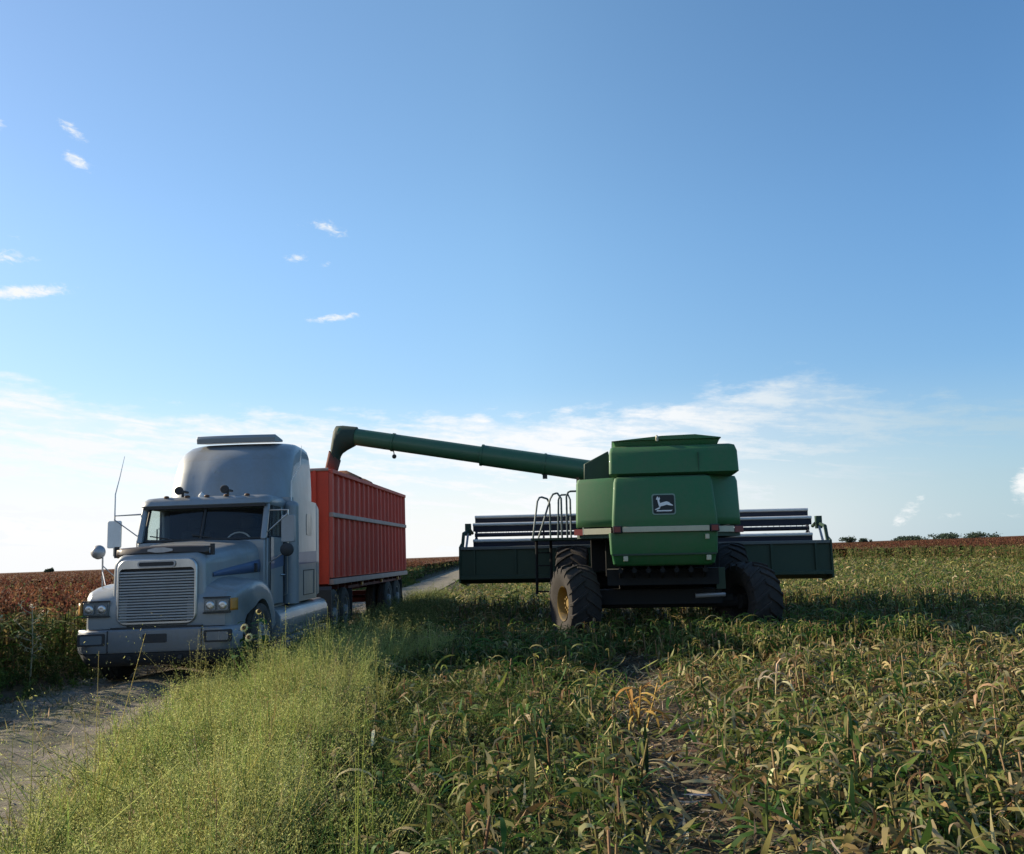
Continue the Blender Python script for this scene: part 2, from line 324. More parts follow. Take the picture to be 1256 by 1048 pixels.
# ------------------------------------------------------------------ road tractor (x to the viewer's right, y rearwards from the bumper)
def build_truck():
    T = empty('semi_truck', (-5.05, 12.55, 0), (0, 0, R(.8)))
    tag(T, 'silver blue semi truck with slatted grille and tall roof fairing parked on the dirt track', 'truck')
    S = M['silver']
    # --- hood: lofted sections from the grille shell back to the windscreen
    def hood_sec(y, hw, z0, zt, r, crown):
        o = [( -hw - .02, y, z0)]
        for cx, a0 in ((-hw + r, 180), (hw - r, 90)):
            for i in range(7):
                a = R(a0 - 15 * i); o.append((cx + r * math.cos(a), y, zt - r + r * math.sin(a)))
            if a0 == 180: o += [(x, y, zt + crown * (1 - (x / (hw - r)) ** 2)) for x in np.linspace(-(hw - r) * .6, (hw - r) * .6, 4)]
        o.append((hw + .02, y, z0)); return o
    h = MB()
    h.loft([hood_sec(*a) for a in ((.10, .60, .84, 1.79, .15, .015), (.115, .63, .84, 1.82, .17, .018), (.16, .65, .84, 1.845, .18, .02), (.5, .68, .84, 1.88, .2, .03), (1.0, .76, .84, 1.93, .22, .03), (1.45, .86, .84, 1.985, .24, .03), (1.94, .95, .84, 2.04, .24, .03))])
    hood = h.build('hood', S, T, 50)
    # fenders: one flowing surface per side, with the wheel arch cut into it
    for s in (-1, 1):
        P = [(.06, .82), (.05, .92), (.05, 1.02), (.055, 1.12), (.075, 1.2), (.16, 1.28), (.35, 1.345), (.6, 1.40), (.9, 1.43), (1.2, 1.43), (1.5, 1.39), (1.75, 1.29), (1.93, 1.14), (2.04, .98), (2.1, .82), (2.12, .70)]
        A = [(.72, .62), (.68, .70), (.69, .78), (.72, .85), (.76, .91), (.82, .97), (.9, 1.03), (1.0, 1.08), (1.12, 1.11), (1.27, 1.12), (1.42, 1.09), (1.56, 1.02), (1.67, .93), (1.75, .84), (1.8, .74), (1.82, .62)]
        rows = []
        for (py, pz), (ay, az_) in zip(P, A):
            xo = 1.155 - .14 * max(0, 1 - py / .45) ** 2
            def L_(f): return (py + (ay - py) * f, pz + (az_ - pz) * f)
            up = .16 if pz > 1.25 else .0
            row = []
            for x, f, dz in ((.42, 0, up), (.62, 0, up * .6), (.8, 0, up * .2), (.95, 0, 0), (xo - .12, .02, 0), (xo - .05, .09, 0), (xo - .01, .22, 0), (xo, .45, 0), (xo, .75, 0), (xo - .005, 1, 0), (xo - .03, 1, 0), (xo - .12, 1, 0)):
                q = L_(f); row.append((s * x, q[0], q[1] + dz))
            rows.append(row)
        fm = MB(); fm.grid(rows); f = fm.build('fender', S, T, 60)
        # inner wheel well
        w = MB(); w.prism([(.66, .62)] + [(a[0], a[1]) for a in A[1:]] + [(1.86, .62)], 'x', s * .45, s * .50); w.build('wheel_well', M['deep'], f)
        # headlamp pair in the fender nose, amber turn lamp round the corner
        hl = MB(); x0, x1 = (.66, 1.02)
        hl.prism([(s * x0, 1.0), (s * x1, 1.01), (s * x1, 1.19), (s * x0, 1.20)][::s], 'y', .025, .08); hd = hl.build('headlight', M['smoke'], T, bevel=.012)
        q = MB()
        for k in range(2):
            a = s * (x0 + .02 + k * .175); b_ = s * (x0 + .165 + k * .175)
            q.prism(rrect(min(a, b_), max(a, b_), 1.03, 1.165, .02), 'y', .012, .03)
        q.build('lens', M['lamp'], hd)
        for k in range(2):
            q = MB(); cx = s * (x0 + .0925 + k * .175); q.lathe([(.006, .001), (.003, .03), (.007, .052), (.012, .056)], (cx, 0, 1.098), 'y', 20); q.build('reflector', M['chrome'], hd, 60)
        q = MB(); q.box(*sorted((s * (x0 - .012), s * (x1 + .01))), .018, .05, 1.195, 1.215); q.box(*sorted((s * (x0 - .012), s * (x1 + .01))), .018, .05, .985, 1.004); q.build('bezel', M['dark'], hd)
        q = MB(); q.grid([[(s * (1.03 + .07 * t), .025 + .09 * t * t, z) for t in np.linspace(0, 1, 5)] for z in (1.02, 1.06, 1.14, 1.19)]); q.build('turn_signal', M['amber'], T, thick=.03)
    # dark blue sweep along the hood sides, door and sleeper
    for s in (-1, 1):
        q = MB(); rows = []
        for t in np.linspace(0, 1, 12):
            y = .35 + 1.5 * t; hw = np.interp(y, [.16, .5, 1.0, 1.45, 1.94], [.65, .68, .76, .86, .95]) + .012
            zc = 1.52 + .10 * t; hh = .03 + .07 * t
            rows.append([(s * (hw + .012 * (1 - abs(k))), y, zc + k * hh) for k in (-1, 0, 1)])
        q.grid(rows); q.build('side_stripe', M['stripe'], hood, thick=.008)
    # grille: bright surround, dark backing, polished bars
    g = MB(); o = rrect(-.56, .56, .86, 1.77, .14, 7); i = rrect(-.525, .525, .90, 1.64, .06, 7)
    g.loft([[(x, .10, z) for x, z in o], [(x, .035, z) for x, z in o], [(x, .02, z) for x, z in rrect(-.545, .545, .875, 1.755, .13, 7)], [(x, .02, z) for x, z in i], [(x, .085, z) for x, z in i]], (False, False))
    gr = g.build('grille', M['chrome'], T, 35)
    MB().box(-.53, .53, .085, .11, .88, 1.66).build('grille_backing', M['dark'], gr)
    for k in range(18):
        z = .925 + k * .0385; b = MB(); b.prism([(.034, z - .010), (.022, z - .004), (.020, z + .010), (.032, z + .018), (.07, z + .010), (.07, z - .006)], 'x', -.52, .52); b.build('grille_bar', M['barsteel'], gr, 30)
    b = MB(); b.prism(rrect(-.26, .26, 1.655, 1.735, .035), 'y', .0, .03); bd = b.build('badge', M['dark'], gr, bevel=.006)
    b = MB(); o = rrect(-.265, .265, 1.65, 1.74, .038); i = rrect(-.247, .247, 1.667, 1.723, .028)
    b.loft([[(x, .004, z) for x, z in o], [(x, -.004, z) for x, z in o], [(x, -.004, z) for x, z in i], [(x, .004, z) for x, z in i]], (False, False)); b.build('badge_rim', M['steel'], bd)
    # dark seam between hood shell and fenders
    # bumper with lower valance
    def bump_path(hw, y0, k): return [(x, y0 + k * max(0, (abs(x) - .85) / (hw - .85)) ** 2) for x in np.linspace(-hw, hw, 25)]
    b = MB(); rows = []
    pa = bump_path(1.155, 0, .22)
    for dz, dy in ((.49, .07), (.495, .0), (.53, -.02), (.79, -.02), (.81, 0), (.81, .12)): rows.append([(x, y + dy, dz) for x, y in pa])
    b.grid(rows); bp = b.build('bumper', M['bumper'], T, 40)
    b = MB(); rows = []
    for dz, dy, k in ((.30, .30, .93), (.31, .14, .94), (.38, .05, .96), (.48, .02, .985), (.495, .03, .99)): rows.append([(x * k, y + dy, dz) for x, y in pa])
    b.grid(rows); b.build('air_dam', M['valance'], bp, 40, thick=.01)
    for s in (-1, 1):
        q = MB(); q.prism(rrect(*sorted((s * .68, s * 1.06)), .60, .765, .02), 'y', -.026, .03); fl = q.build('fog_lamp', M['dark'], bp)
        q = MB(); q.prism(rrect(*sorted((s * .72, s * 1.02)), .625, .74, .02), 'y', -.034, -.02); q.build('lens', M['lamp'], fl)
        q = MB(); q.box(*sorted((s * .64, s * .655)), -.028, .0, .50, .80); q.build('bumper_seam', M['dark'], bp)
        q = MB(); q.cyl((s * .35, -.01, .42), (s * .35, .08, .42), .03); q.build('tow_eye', M['dark'], bp)
    q = MB(); q.prism(rrect(-.16, .17, .62, .74, .015), 'y', -.028, .02); q.build('plate_recess', M['dark'], bp)
    q = MB(); q.box(-.62, .64, .0, .14, .812, .838); q.build('grille_sill', M['dark'], T)
    # smoked stone shield standing on the hood nose
    q = MB(); rows = []
    for z, dy in ((1.82, .17), (1.86, .10), (1.92, .12), (1.945, .15)):
        rows.append([(x, dy + .15 * (abs(x) / .7) ** 2.5, z - .02 * (abs(x) / .7) ** 2) for x in np.linspace(-.66, .66, 15)])
    q.grid(rows); bs = q.build('stone_shield', M['shield'], T, 60, thick=.012)
    q = MB(); q.prism([(-.16, 1.875), (-.05, 1.855), (.07, 1.855), (.19, 1.875), (.19, 1.90), (.07, 1.925), (-.05, 1.925), (-.16, 1.90)], 'y', .082, .094); q.build('shield_badge', M['steel'], bs)
    for s in (-1, 1): MB().box(*sorted((s * .66, s * .71)), .27, .33, 1.80, 1.96).build('shield_bracket', M['dark'], bs)
    # --- cab shell
    cab = MB()
    # lower body (doors sit over it), rear bulkhead, roof, pillars
    def side(s): return s * 1.0
    cab.box(-.96, .96, 2.28, 3.5, .92, 1.0)                        # floor
    cab.box(-.96, .96, 3.46, 3.52, .92, 2.74)                      # rear bulkhead
    cab.box(-.955, .955, 2.22, 2.30, .92, 2.04)                    # cowl
    for s in (-1, 1):
        cab.prism([(2.30, .92), (3.5, .92), (3.5, 2.08), (2.30, 2.06)], 'x', s * .93, s * .985)
        cab.prism([(3.22, 2.06), (3.5, 2.06), (3.5, 2.74), (3.18, 2.74)], 'x', s * .90, s * .985)   # B pillar
        cab.prism([(2.20, 2.04), (2.30, 2.04), (2.52, 2.66), (2.44, 2.66)], 'x', s * .89, s * .975)  # A pillar
    cb = cab.build('cab', S, T, 30, bevel=.02); cb.scale.x = 1.07
    MB().box(-.90, .90, 3.445, 3.455, 1.0, 2.72).build('cab_lining', M['deep'], cb)
    rf = MB(); secs = []
    for z, hw, yf, r in ((2.60, .985, 2.40, .14), (2.64, 1.0, 2.34, .16), (2.71, 1.0, 2.36, .18), (2.77, .96, 2.46, .2), (2.79, .88, 2.6, .2)):
        secs.append([(x, y, z) for x, y in rrect(-hw, hw, yf, 3.55, r, 5)])
    rf.loft(secs); roof = rf.build('roof', S, T, 50); roof.scale.x = 1.07
    q = MB(); q.box(-.93, .93, 2.36, 2.42, 2.585, 2.625); q.build('roof_seal', M['dark'], roof)
    # windscreen in two panes with centre bar and black gasket
    def wp(x, t): return (x, 2.20 + .25 * t + .10 * (abs(x) / .9) ** 2, 2.06 + .545 * t)
    for a, b_ in ((-.87, -.03), (.03, .87)):
        q = MB(); q.grid([[wp(x, t) for x in np.linspace(a, b_, 7)] for t in np.linspace(0.02, .98, 4)]); q.build('windscreen', M['glass'], T, 60).scale.x = 1.07
    q = MB()
    q.tube([wp(x, 0) for x in np.linspace(-.89, .89, 9)], .024); q.tube([wp(x, 1) for x in np.linspace(-.89, .89, 9)], .028)
    q.tube([wp(0, 0), wp(0, 1)], .022)
    for s in (-1, 1): q.tube([wp(s * .885, 0), wp(s * .885, 1)], .022)
    q.build('windscreen_gasket', M['dark'], T, 60).scale.x = 1.07
    for s in (-1, 1):      # wipers
        q = MB(); a = Vector(wp(s * .35, 0)) + Vector((0, -.02, 0)); b_ = Vector(wp(s * .35 - .5, .16)) + Vector((0, -.03, .0)); q.tube([a, b_], .01, 5); q.build('wiper', M['dark'], T)
    # doors
    for s in (-1, 1):
        q = MB(); q.prism([(2.34, .98), (3.18, .98), (3.18, 2.08), (2.36, 2.08)], 'x', s * .986, s * 1.012); d = q.build('door', S, T, bevel=.012); d.scale.x = 1.07
        q = MB(); q.prism([(2.40, 2.09), (3.2, 2.10), (3.2, 2.6), (2.6, 2.62)], 'x', s * .955, s * .962); q.build('window', M['glass'], d)
        q = MB(); q.tube([(s * .965, 2.38, 2.085), (s * .965, 3.2, 2.095), (s * .96, 3.2, 2.61), (s * .955, 2.59, 2.62), (s * .965, 2.38, 2.085)], .018); q.tube([(s * .965, 2.62, 2.09), (s * .96, 2.66, 2.61)], .012); q.build('window_frame', M['dark'], d)
        q = MB(); q.prism([(2.36, 1.55), (3.18, 1.60), (3.18, 1.80), (2.36, 1.75)], 'x', s * 1.013, s * 1.017); q.build('stripe', M['stripe'], d)
        q = MB(); q.tube([(s * 1.015, 3.0, 1.45), (s * 1.05, 3.02, 1.45), (s * 1.05, 3.12, 1.45), (s * 1.015, 3.14, 1.45)], .012); q.build('handle', M['chrome'], d)
        q = MB(); q.tube([(s * 1.05, 3.30, 1.1), (s * 1.13, 3.31, 1.12), (s * 1.13, 3.31, 2.3), (s * 1.05, 3.30, 2.32)], .016); q.build('grab_rail', M['chrome'], T)
    for s in (-1, 1):      # shut line round each door, bonnet latch
        q = MB(); x = s * 1.085; q.tube([(x, 2.33, .97), (x, 3.19, .97), (x, 3.19, 2.09), (x, 2.35, 2.09), (x, 2.33, .97)], .008, 4); q.build('door_seam', M['dark'], T)
        q = MB(); q.box(*sorted((s * .90, s * .955)), 1.62, 1.68, 1.52, 1.66); q.build('hood_latch', M['dark'], hood, bevel=.008)
    # dashboard, wheel, seats inside
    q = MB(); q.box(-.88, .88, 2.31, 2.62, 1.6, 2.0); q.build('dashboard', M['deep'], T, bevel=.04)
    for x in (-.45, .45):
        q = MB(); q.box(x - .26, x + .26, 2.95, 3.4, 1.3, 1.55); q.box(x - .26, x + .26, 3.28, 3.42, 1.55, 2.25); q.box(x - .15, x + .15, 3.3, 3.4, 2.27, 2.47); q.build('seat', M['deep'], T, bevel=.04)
    q = MB(); q.tube([(.45 + .22 * math.cos(a), 2.72 + .05 * math.sin(a), 1.98 + .2 * math.sin(a)) for a in np.linspace(0, 2 * math.pi, 21)], .016, 6); q.tube([(.45, 2.55, 1.86), (.45, 2.72, 1.98)], .03); q.tube([(.25, 2.72, 1.98), (.65, 2.72, 1.98)], .018); q.build('steering_wheel', M['steel'], T, 60)
    # --- sleeper with fairing rolled up over the cab roof
    def plan(hw, yf, yb, r, z):
        return [(x, y, z) for x, y in rrect(-hw, hw, yf, yb, r, 6)]
    def plan2(hw, yf, yb, rf_, rb, z, bow):   # rounded nose: bow pushes the middle forward
        o = []
        for cx, cy, a0, r in ((hw - rb, yb - rb, 0, rb), (-hw + rb, yb - rb, 90, rb), (-hw + rf_, yf + rf_, 180, rf_), (hw - rf_, yf + rf_, 270, rf_)):
            for i in range(9):
                a = R(a0 + 90 * i / 8); o.append((cx + r * math.cos(a), cy + r * math.sin(a), z))
            if a0 == 180: o += [(x, yf - bow * (1 - (x / (hw - rf_)) ** 2), z) for x in np.linspace(-(hw - rf_) * .7, (hw - rf_) * .7, 6)]
        return o
    q = MB(); q.loft([plan(1.16, 3.16, 5.2, .08, z) for z in (.95, 1.6, 2.2, 2.80)]); sl = q.build('sleeper', S, T, 40)
    for s in (-1, 1):
        q = MB(); q.prism([(3.2, 1.60), (5.16, 1.64), (5.16, 1.86), (3.2, 1.82)], 'x', s * 1.161, s * 1.166); q.build('side_stripe', M['stripe'], sl)
    q = MB()
    q.loft([plan2(hw, yf, 5.2, rfr, .08, z, bow) for z, hw, yf, rfr, bow in ((2.795, 1.07, 2.95, .5, .10), (3.0, 1.07, 3.02, .5, .1), (3.25, 1.06, 3.12, .5, .1), (3.5, 1.045, 3.27, .5, .1), (3.7, 1.02, 3.50, .5, .08), (3.82, .98, 3.78, .45, .06), (3.885, .92, 4.05, .4, .03), (3.90, .84, 4.3, .35, 0))])
    fa = q.build('roof_fairing', S, T, 60)
    q = MB()      # wing plate riding on top of the fairing
    q.loft([[(x, 3.62 + .10 * abs(x) ** 2, 3.865), (x, 3.60 + .10 * abs(x) ** 2, 3.96), (x, 3.64 + .1 * abs(x) ** 2, 4.01), (x, 4.25, 3.975), (x, 4.25, 3.93)] for x in np.linspace(-.72, .72, 9)])
    q.build('roof_wing', S, fa, 40, bevel=.01)
    for s in (-1, 1):
        q = MB(); q.prism([(5.2, 1.0), (5.42, 1.03), (5.42, 2.7), (5.2, 2.79)], 'x', s * 1.12, s * 1.155); q.build('side_extender', S, sl, bevel=.01)
    for s in (-1, 1):  # sleeper locker door outlines and latch
        q = MB(); y0, y1, z0, z1 = 4.0, 4.9, 1.05, 1.5
        q.tube([(s * 1.163, y0, z0), (s * 1.163, y1, z0), (s * 1.163, y1, z1), (s * 1.163, y0, z1), (s * 1.163, y0, z0)], .008, 4); q.build('locker_seam', M['dark'], sl)
        q = MB(); q.prism(rrect(4.25, 4.7, 2.15, 2.55, .06), 'x', s * 1.16, s * 1.168); q.build('sleeper_window', M['smoke'], sl)
    # exhaust shield pipe standing behind the door, with the whip aerial on top
    q = MB(); q.cyl((1.17, 3.42, .95), (1.17, 3.42, 2.62), .13, n=24); q.sphere((1.17, 3.42, 2.62), .13, 20, (1, 1, .8)); q.build('air_cleaner', M['silver'], T, 60)
    # --- roof gear
    for x in (-.62, -.3, 0, .3, .62):
        q = MB(); q.sphere((x, 2.47, 2.785), .034, 12, (1.3, 1, .7)); q.build('marker_lamp', M['amberdark'], roof)
    for x in (-.42, .28):
        q = MB(); q.lathe([(2.42, .001), (2.42, .062), (2.44, .07), (2.5, .04), (2.62, .022), (2.85, .02)], (x, 0, 2.885), 'y', 16); q.box(x - .015, x + .015, 2.6, 2.64, 2.77, 2.88); q.build('air_horn', M['dark'], roof, 40)
    q = MB(); q.lathe([(0, .05), (.03, .05), (.05, .035), (.09, .001)], (-.12, 2.6, 2.78), 'z', 12); q.build('roof_beacon', M['white'], roof)
    # --- mirrors and aerials
    for s in (-1, 1):
        mx = 1.38 if s > 0 else -1.43; e = empty('mirror', parent=T)
        q = MB(); q.prism(rrect(mx - .11, mx + .11, 1.98, 2.42, .03), 'y', 2.28, 2.33); q.build('mirror_case', M['white'] if s < 0 else M['silver'], e, bevel=.01)
        q = MB(); q.prism(rrect(mx - .095, mx + .095, 2.0, 2.40, .02), 'y', 2.331, 2.336); q.build('mirror_face', M['chrome'], e)
        q = MB(); q.tube([(s * .95, 2.44, 2.52), (mx, 2.30, 2.50), (mx, 2.30, 1.86), (s * 1.0, 2.36, 1.62)], .014, 6); q.tube([(s * .98, 2.3, 2.10), (mx, 2.28, 2.44)], .010, 6); q.build('mirror_arm', M['chrome'], e)
        if s > 0:
            q = MB(); q.lathe([(2.24, .001), (2.245, .06), (2.27, .105), (2.31, .11), (2.315, .001)], (mx - .02, 0, 1.86), 'y', 20); q.build('convex_mirror', M['dark'], e, 40)
        # fender mast mirror on the far wing only
        if s < 0:
            f = empty('fender_mirror', parent=T); bx = s * 1.02
            q = MB(); q.tube([(bx, .62, 1.38), (bx - s * .0, .60, 1.86)], .013, 6); q.tube([(bx, .61, 1.70), (bx - s * .22, .72, 1.46)], .008, 6); q.tube([(bx, .61, 1.62), (bx - s * .12, .45, 1.42)], .008, 6); q.build('mast', M['chrome'], f)
            q = MB(); q.lathe([(.52, .001), (.53, .05), (.57, .095), (.62, .105), (.625, .001)], (bx + s * .07, 0, 1.90), 'y', 20); q.build('mirror_bowl', M['steel'], f, 40)
        q = MB(); b0 = Vector((s * 1.17, 3.42, 2.72)) if s > 0 else Vector((-1.43, 2.3, 2.5))
        q.tube([b0, b0 + Vector((.0, .0, .35)), b0 + Vector((s * .05 + .10, .03, .62)), b0 + Vector((.16 if s > 0 else .1, .08, .98))], [.012, .01, .007, .004], 6); q.build('aerial', M['white'], T)
    for ch in T.children:      # the cab stands well forward over the hood
        if ch.name.split('.')[0] in ('cab', 'roof', 'windscreen', 'windscreen_gasket', 'wiper', 'door', 'grab_rail', 'door_seam', 'dashboard', 'seat', 'steering_wheel', 'mirror', 'air_cleaner', 'aerial'): ch.location.y -= .38
    # --- skirts / tank fairings, chassis, fifth wheel, wheels
    for s in (-1, 1):
        q = MB(); pr = [(s * .5, .92), (s * 1.05, .92), (s * 1.14, .88), (s * 1.2, .78), (s * 1.21, .60), (s * 1.17, .47), (s * 1.08, .40), (s * .5, .40)]
        q.prism(pr, 'y', 2.16, 6.0); sk = q.build('side_skirt', M['silver'], T, 60, bevel=.015)
        q = MB(); q.prism([(s * .9, .385), (s * 1.20, .37), (s * 1.23, .33), (s * 1.2, .24), (s * .9, .24)], 'y', 2.5, 5.7); q.build('lower_skirt', M['stripe'], sk, 60)
        q = MB(); q.prism([(s * 1.05, .43), (s * 1.25, .42), (s * 1.25, .38), (s * 1.05, .38)], 'y', 2.7, 5.6); q.build('step', M['steel'], sk)
    q = MB()
    for s in (-1, 1): q.box(s * .42 - .05, s * .42 + .05, .3, 8.6, .62, .9)
    for y in (1.27, 6.95, 8.25): q.cyl((-.95, y, .52), (.95, y, .52), .09)
    q.box(-.4, .4, .5, 2.0, .7, 1.2); q.box(-.5, .5, 7.1, 8.1, .95, 1.08); q.box(-.45, .45, 8.5, 8.62, .6, .9)
    q.build('chassis', M['deep'], T)
    for s in (-1, 1):
        road_wheel(T, (s * 1.02, 1.27, .52), s, .53, .3)
        for y in (6.95, 8.25): road_wheel(T, (s * 1.06, y, .52), s, .52, .28, True)
        q = MB(); q.prism([(6.3, 1.05), (6.4, 1.12), (6.36, .4), (6.3, .4)], 'x', s * .72, s * 1.22); q.build('mud_guard', M['dark'], T)
        q = MB(); q.box(*sorted((s * .72, s * 1.22)), 8.9, 8.92, .25, 1.0); q.build('mud_flap', M['dark'], T)
    return T
build_truck()

# ------------------------------------------------------------------ grain trailer (x to the viewer's right, y rearwards)
def build_trailer():
    T = empty('grain_trailer', (-5.31, 19.45, 0), (0, 0, R(-3.1)))
    tag(T, 'red ribbed high sided grain trailer hitched behind the semi truck', 'trailer')
    W, Ln, z0, z1 = 1.25, 9.05, 1.16, 3.62
    q = MB(); q.box(-W, W, 0, .05, z0, z1); fp = q.build('front_panel', M['red'], T)
    for x in (-.95, -.3, .35, .95):
        q = MB(); q.prism([(x - .05, -.0), (x - .03, -.05), (x + .03, -.05), (x + .05, -.0)], 'z', z0, z1); q.build('rib', M['red'], fp)
    q = MB(); q.tube([(-W, -.02, z1 + .02), (W, -.02, z1 + .02)], .035); q.build('top_rail', M['rail'], fp)
    q = MB()
    for x in (.70, 1.04): q.tube([(x, -.10, 1.2), (x, -.10, 2.75)], .018)
    for k in range(6): q.tube([(.70, -.10, 1.35 + k * .26), (1.04, -.10, 1.35 + k * .26)], .012)
    q.build('ladder', M['rail'], fp)
    for s in (-1, 1):
        q = MB(); q.box(*sorted((s * W, s * (W - .04))), .05, Ln, z0 + .12, z1 - .04); sp = q.build('side_panel', M['red'], T)
        n = 17
        for k in range(n + 1):
            y = .10 + (Ln - .2) * k / n; big = k in (0, 9, n)
            hw = .07 if big else .042; d = .075 if big else .055
            q = MB(); q.prism([(s * (W + .001), y - hw), (s * (W + d), y - hw * .6), (s * (W + d), y + hw * .6), (s * (W + .001), y + hw)], 'z', z0 + .14, z1 - .03); q.build('rib', M['redrib'], sp, 30)
        for nm, za, zb, d, mt in (('mid_rail', 2.60, 2.70, .095, 'rail'), ('bottom_rail', z0 - .02, z0 + .10, .10, 'rail'), ('top_rail', z1 - .06, z1 + .03, .09, 'redrib')):
            q = MB(); q.box(*sorted((s * (W - .03), s * (W + d))), .03, Ln, za, zb); q.build(nm, M[mt], sp, bevel=.012)
        q = MB(); q.box(*sorted((s * .95, s * 1.2)), 1.9, 8.8, z0 - .16, z0 - .1); q.build('side_rail', M['redframe'], T)
        for k in range(3):
            q = MB(); q.box(*sorted((s * 1.22, s * 1.26)), 3.1 + k * 2.4, 3.22 + k * 2.4, z0 - .13, z0 - .05); q.build('side_marker', M['amber'], T)
    q = MB(); q.box(-W, W, Ln, Ln + .05, z0, z1); q.build('tail_gate', M['red'], T)
    q = MB(); q.box(-W + .04, W - .04, .05, Ln, z0 + .02, z0 + .1); q.build('floor', M['redframe'], T)
    q = MB()
    for s in (-1, 1): q.box(s * .45 - .06, s * .45 + .06, .3, Ln, .86, z0 + .01)
    for k in range(14): q.box(-1.18, 1.18, .35 + k * .64, .43 + k * .64, 1.02, z0 + .015)
    for y in (6.75, 8.05): q.cyl((-1.0, y, .52), (1.0, y, .52), .08)
    q.box(-.9, .9, 8.95, 9.05, .55, .7); q.build('chassis', M['redframe'], T)
    for s in (-1, 1):
        q = MB(); q.box(s * .75 - .06, s * .75 + .06, 3.0, 3.12, .42, 1.05); q.box(s * .75 - .14, s * .75 + .14, 2.92, 3.2, .38, .42); q.build('landing_leg', M['redframe'], T)
        for y in (6.75, 8.05): road_wheel(T, (s * 1.08, y, .52), s, .52, .28, True)
        q = MB(); q.box(*sorted((s * .75, s * 1.22)), 8.72, 8.74, .3, 1.05); q.build('mud_flap', M['dark'], T)
        q = MB(); q.box(*sorted((s * .8, s * 1.1)), 9.05, 9.09, .6, .68); q.build('tail_lamp', M['redlens'], T)
    # grain heap inside, just proud of the sides
    g = MB(); rows = []
    for y in np.linspace(.06, Ln - .02, 46):
        rows.append([])
        for x in np.linspace(-W + .05, W - .05, 15):
            pk = sum(a * math.exp(-((y - c) / w) ** 2) for a, c, w in ((.42, 1.6, .8), (.50, 3.3, .6), (.44, 4.6, .55), (.40, 5.7, .5), (-.3, 8.2, 1.2)))
            pk += .20 * math.exp(-((x - .85) / .4) ** 2) * sum(a * math.exp(-((y - c) / w) ** 2) for a, c, w in ((1, 3.4, .5), (1.1, 4.8, .45), (.9, 6.1, .4)))
            rows[-1].append((x, y, 3.34 + pk * (1 - .30 * abs(x / W) ** 1.6) + .02 * math.sin(9 * x + 7 * y) * math.cos(5 * y)))
    g.grid(rows); o = g.build('grain_heap', M['grain'], None, 60); o.location = T.location; o.rotation_euler = T.rotation_euler
    tag(o, 'heap of reddish brown sorghum grain filling the red trailer', 'grain', kind='stuff')
    return T
M['grain'] = soil('sorghum_grain', (.30, .13, .07), (.40, .20, .11), (.24, .11, .06), 2, 40, .8)
build_trailer()

# ------------------------------------------------------------------ combine harvester (x right, y forward, z up, origin under its tail)
def ag_wheel(parent, loc, r, w, rimr, side, steer=0, nl=20):
    e = empty('wheel', loc, (0, 0, R(steer)), parent)
    t = MB(); hw = w / 2
    t.lathe([(-hw * .72, rimr), (-hw * .95, rimr + (r - rimr) * .35), (-hw, rimr + (r - rimr) * .62), (-hw * .93, r * .90), (-hw * .6, r * .945), (0, r * .955), (hw * .6, r * .945), (hw * .93, r * .90), (hw, rimr + (r - rimr) * .62), (hw * .95, rimr + (r - rimr) * .35), (hw * .72, rimr)], n=48)
    for k in range(nl):
        for s in (-1, 1):
            th0 = 2 * math.pi * (k + (.5 if s > 0 else 0)) / nl; rows = []
            for u, rb, rt in ((-.06, .945, 1.0), (.3, .94, 1.0), (.65, .93, .99), (.93, .88, .965), (1.02, .78, .86)):
                th = th0 + .34 * max(u, 0) * (1.0 if u < .95 else .98); dt = .048
                rows.append([(s * u * hw, q * r * math.cos(th + o), q * r * math.sin(th + o)) for q, o in ((rb, -dt), (rt, -dt * .7), (rt, dt * .7), (rb, dt))])
            t.loft(rows)
    t.build('tyre', M['agtyre'], e, 30)
    d = MB(); s = side
    d.lathe([(s * hw * .8, rimr * 1.03), (s * hw * .72, rimr * .95), (s * hw * .3, rimr * .86), (s * hw * .25, rimr * .45), (s * hw * .42, rimr * .30), (s * hw * .5, rimr * .22), (s * hw * .5, .001)], n=32)
    d.lathe([(-s * hw * .5, rimr * 1.0), (s * hw * .1, rimr * .86)], n=32)
    b = MB(); b.lathe([(-s * hw * .8, rimr * 1.03), (-s * hw * .72, rimr * .95), (-s * hw * .1, rimr * .86), (s * hw * .1, rimr * .4), (s * hw * .1, .001)], n=32); b.cyl((-s * hw * .7, 0, 0), (s * hw * .1, 0, 0), rimr * .42, n=20); b.build('hub', M['deep'], e, 35)
    for k in range(8):
        a = 2 * math.pi * k / 8; x = s * hw * .38; q = rimr * .36
        d.cyl((x, q * math.cos(a), q * math.sin(a)), (x + s * .05, q * math.cos(a), q * math.sin(a)), .022, n=6)
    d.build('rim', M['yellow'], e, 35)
    return e

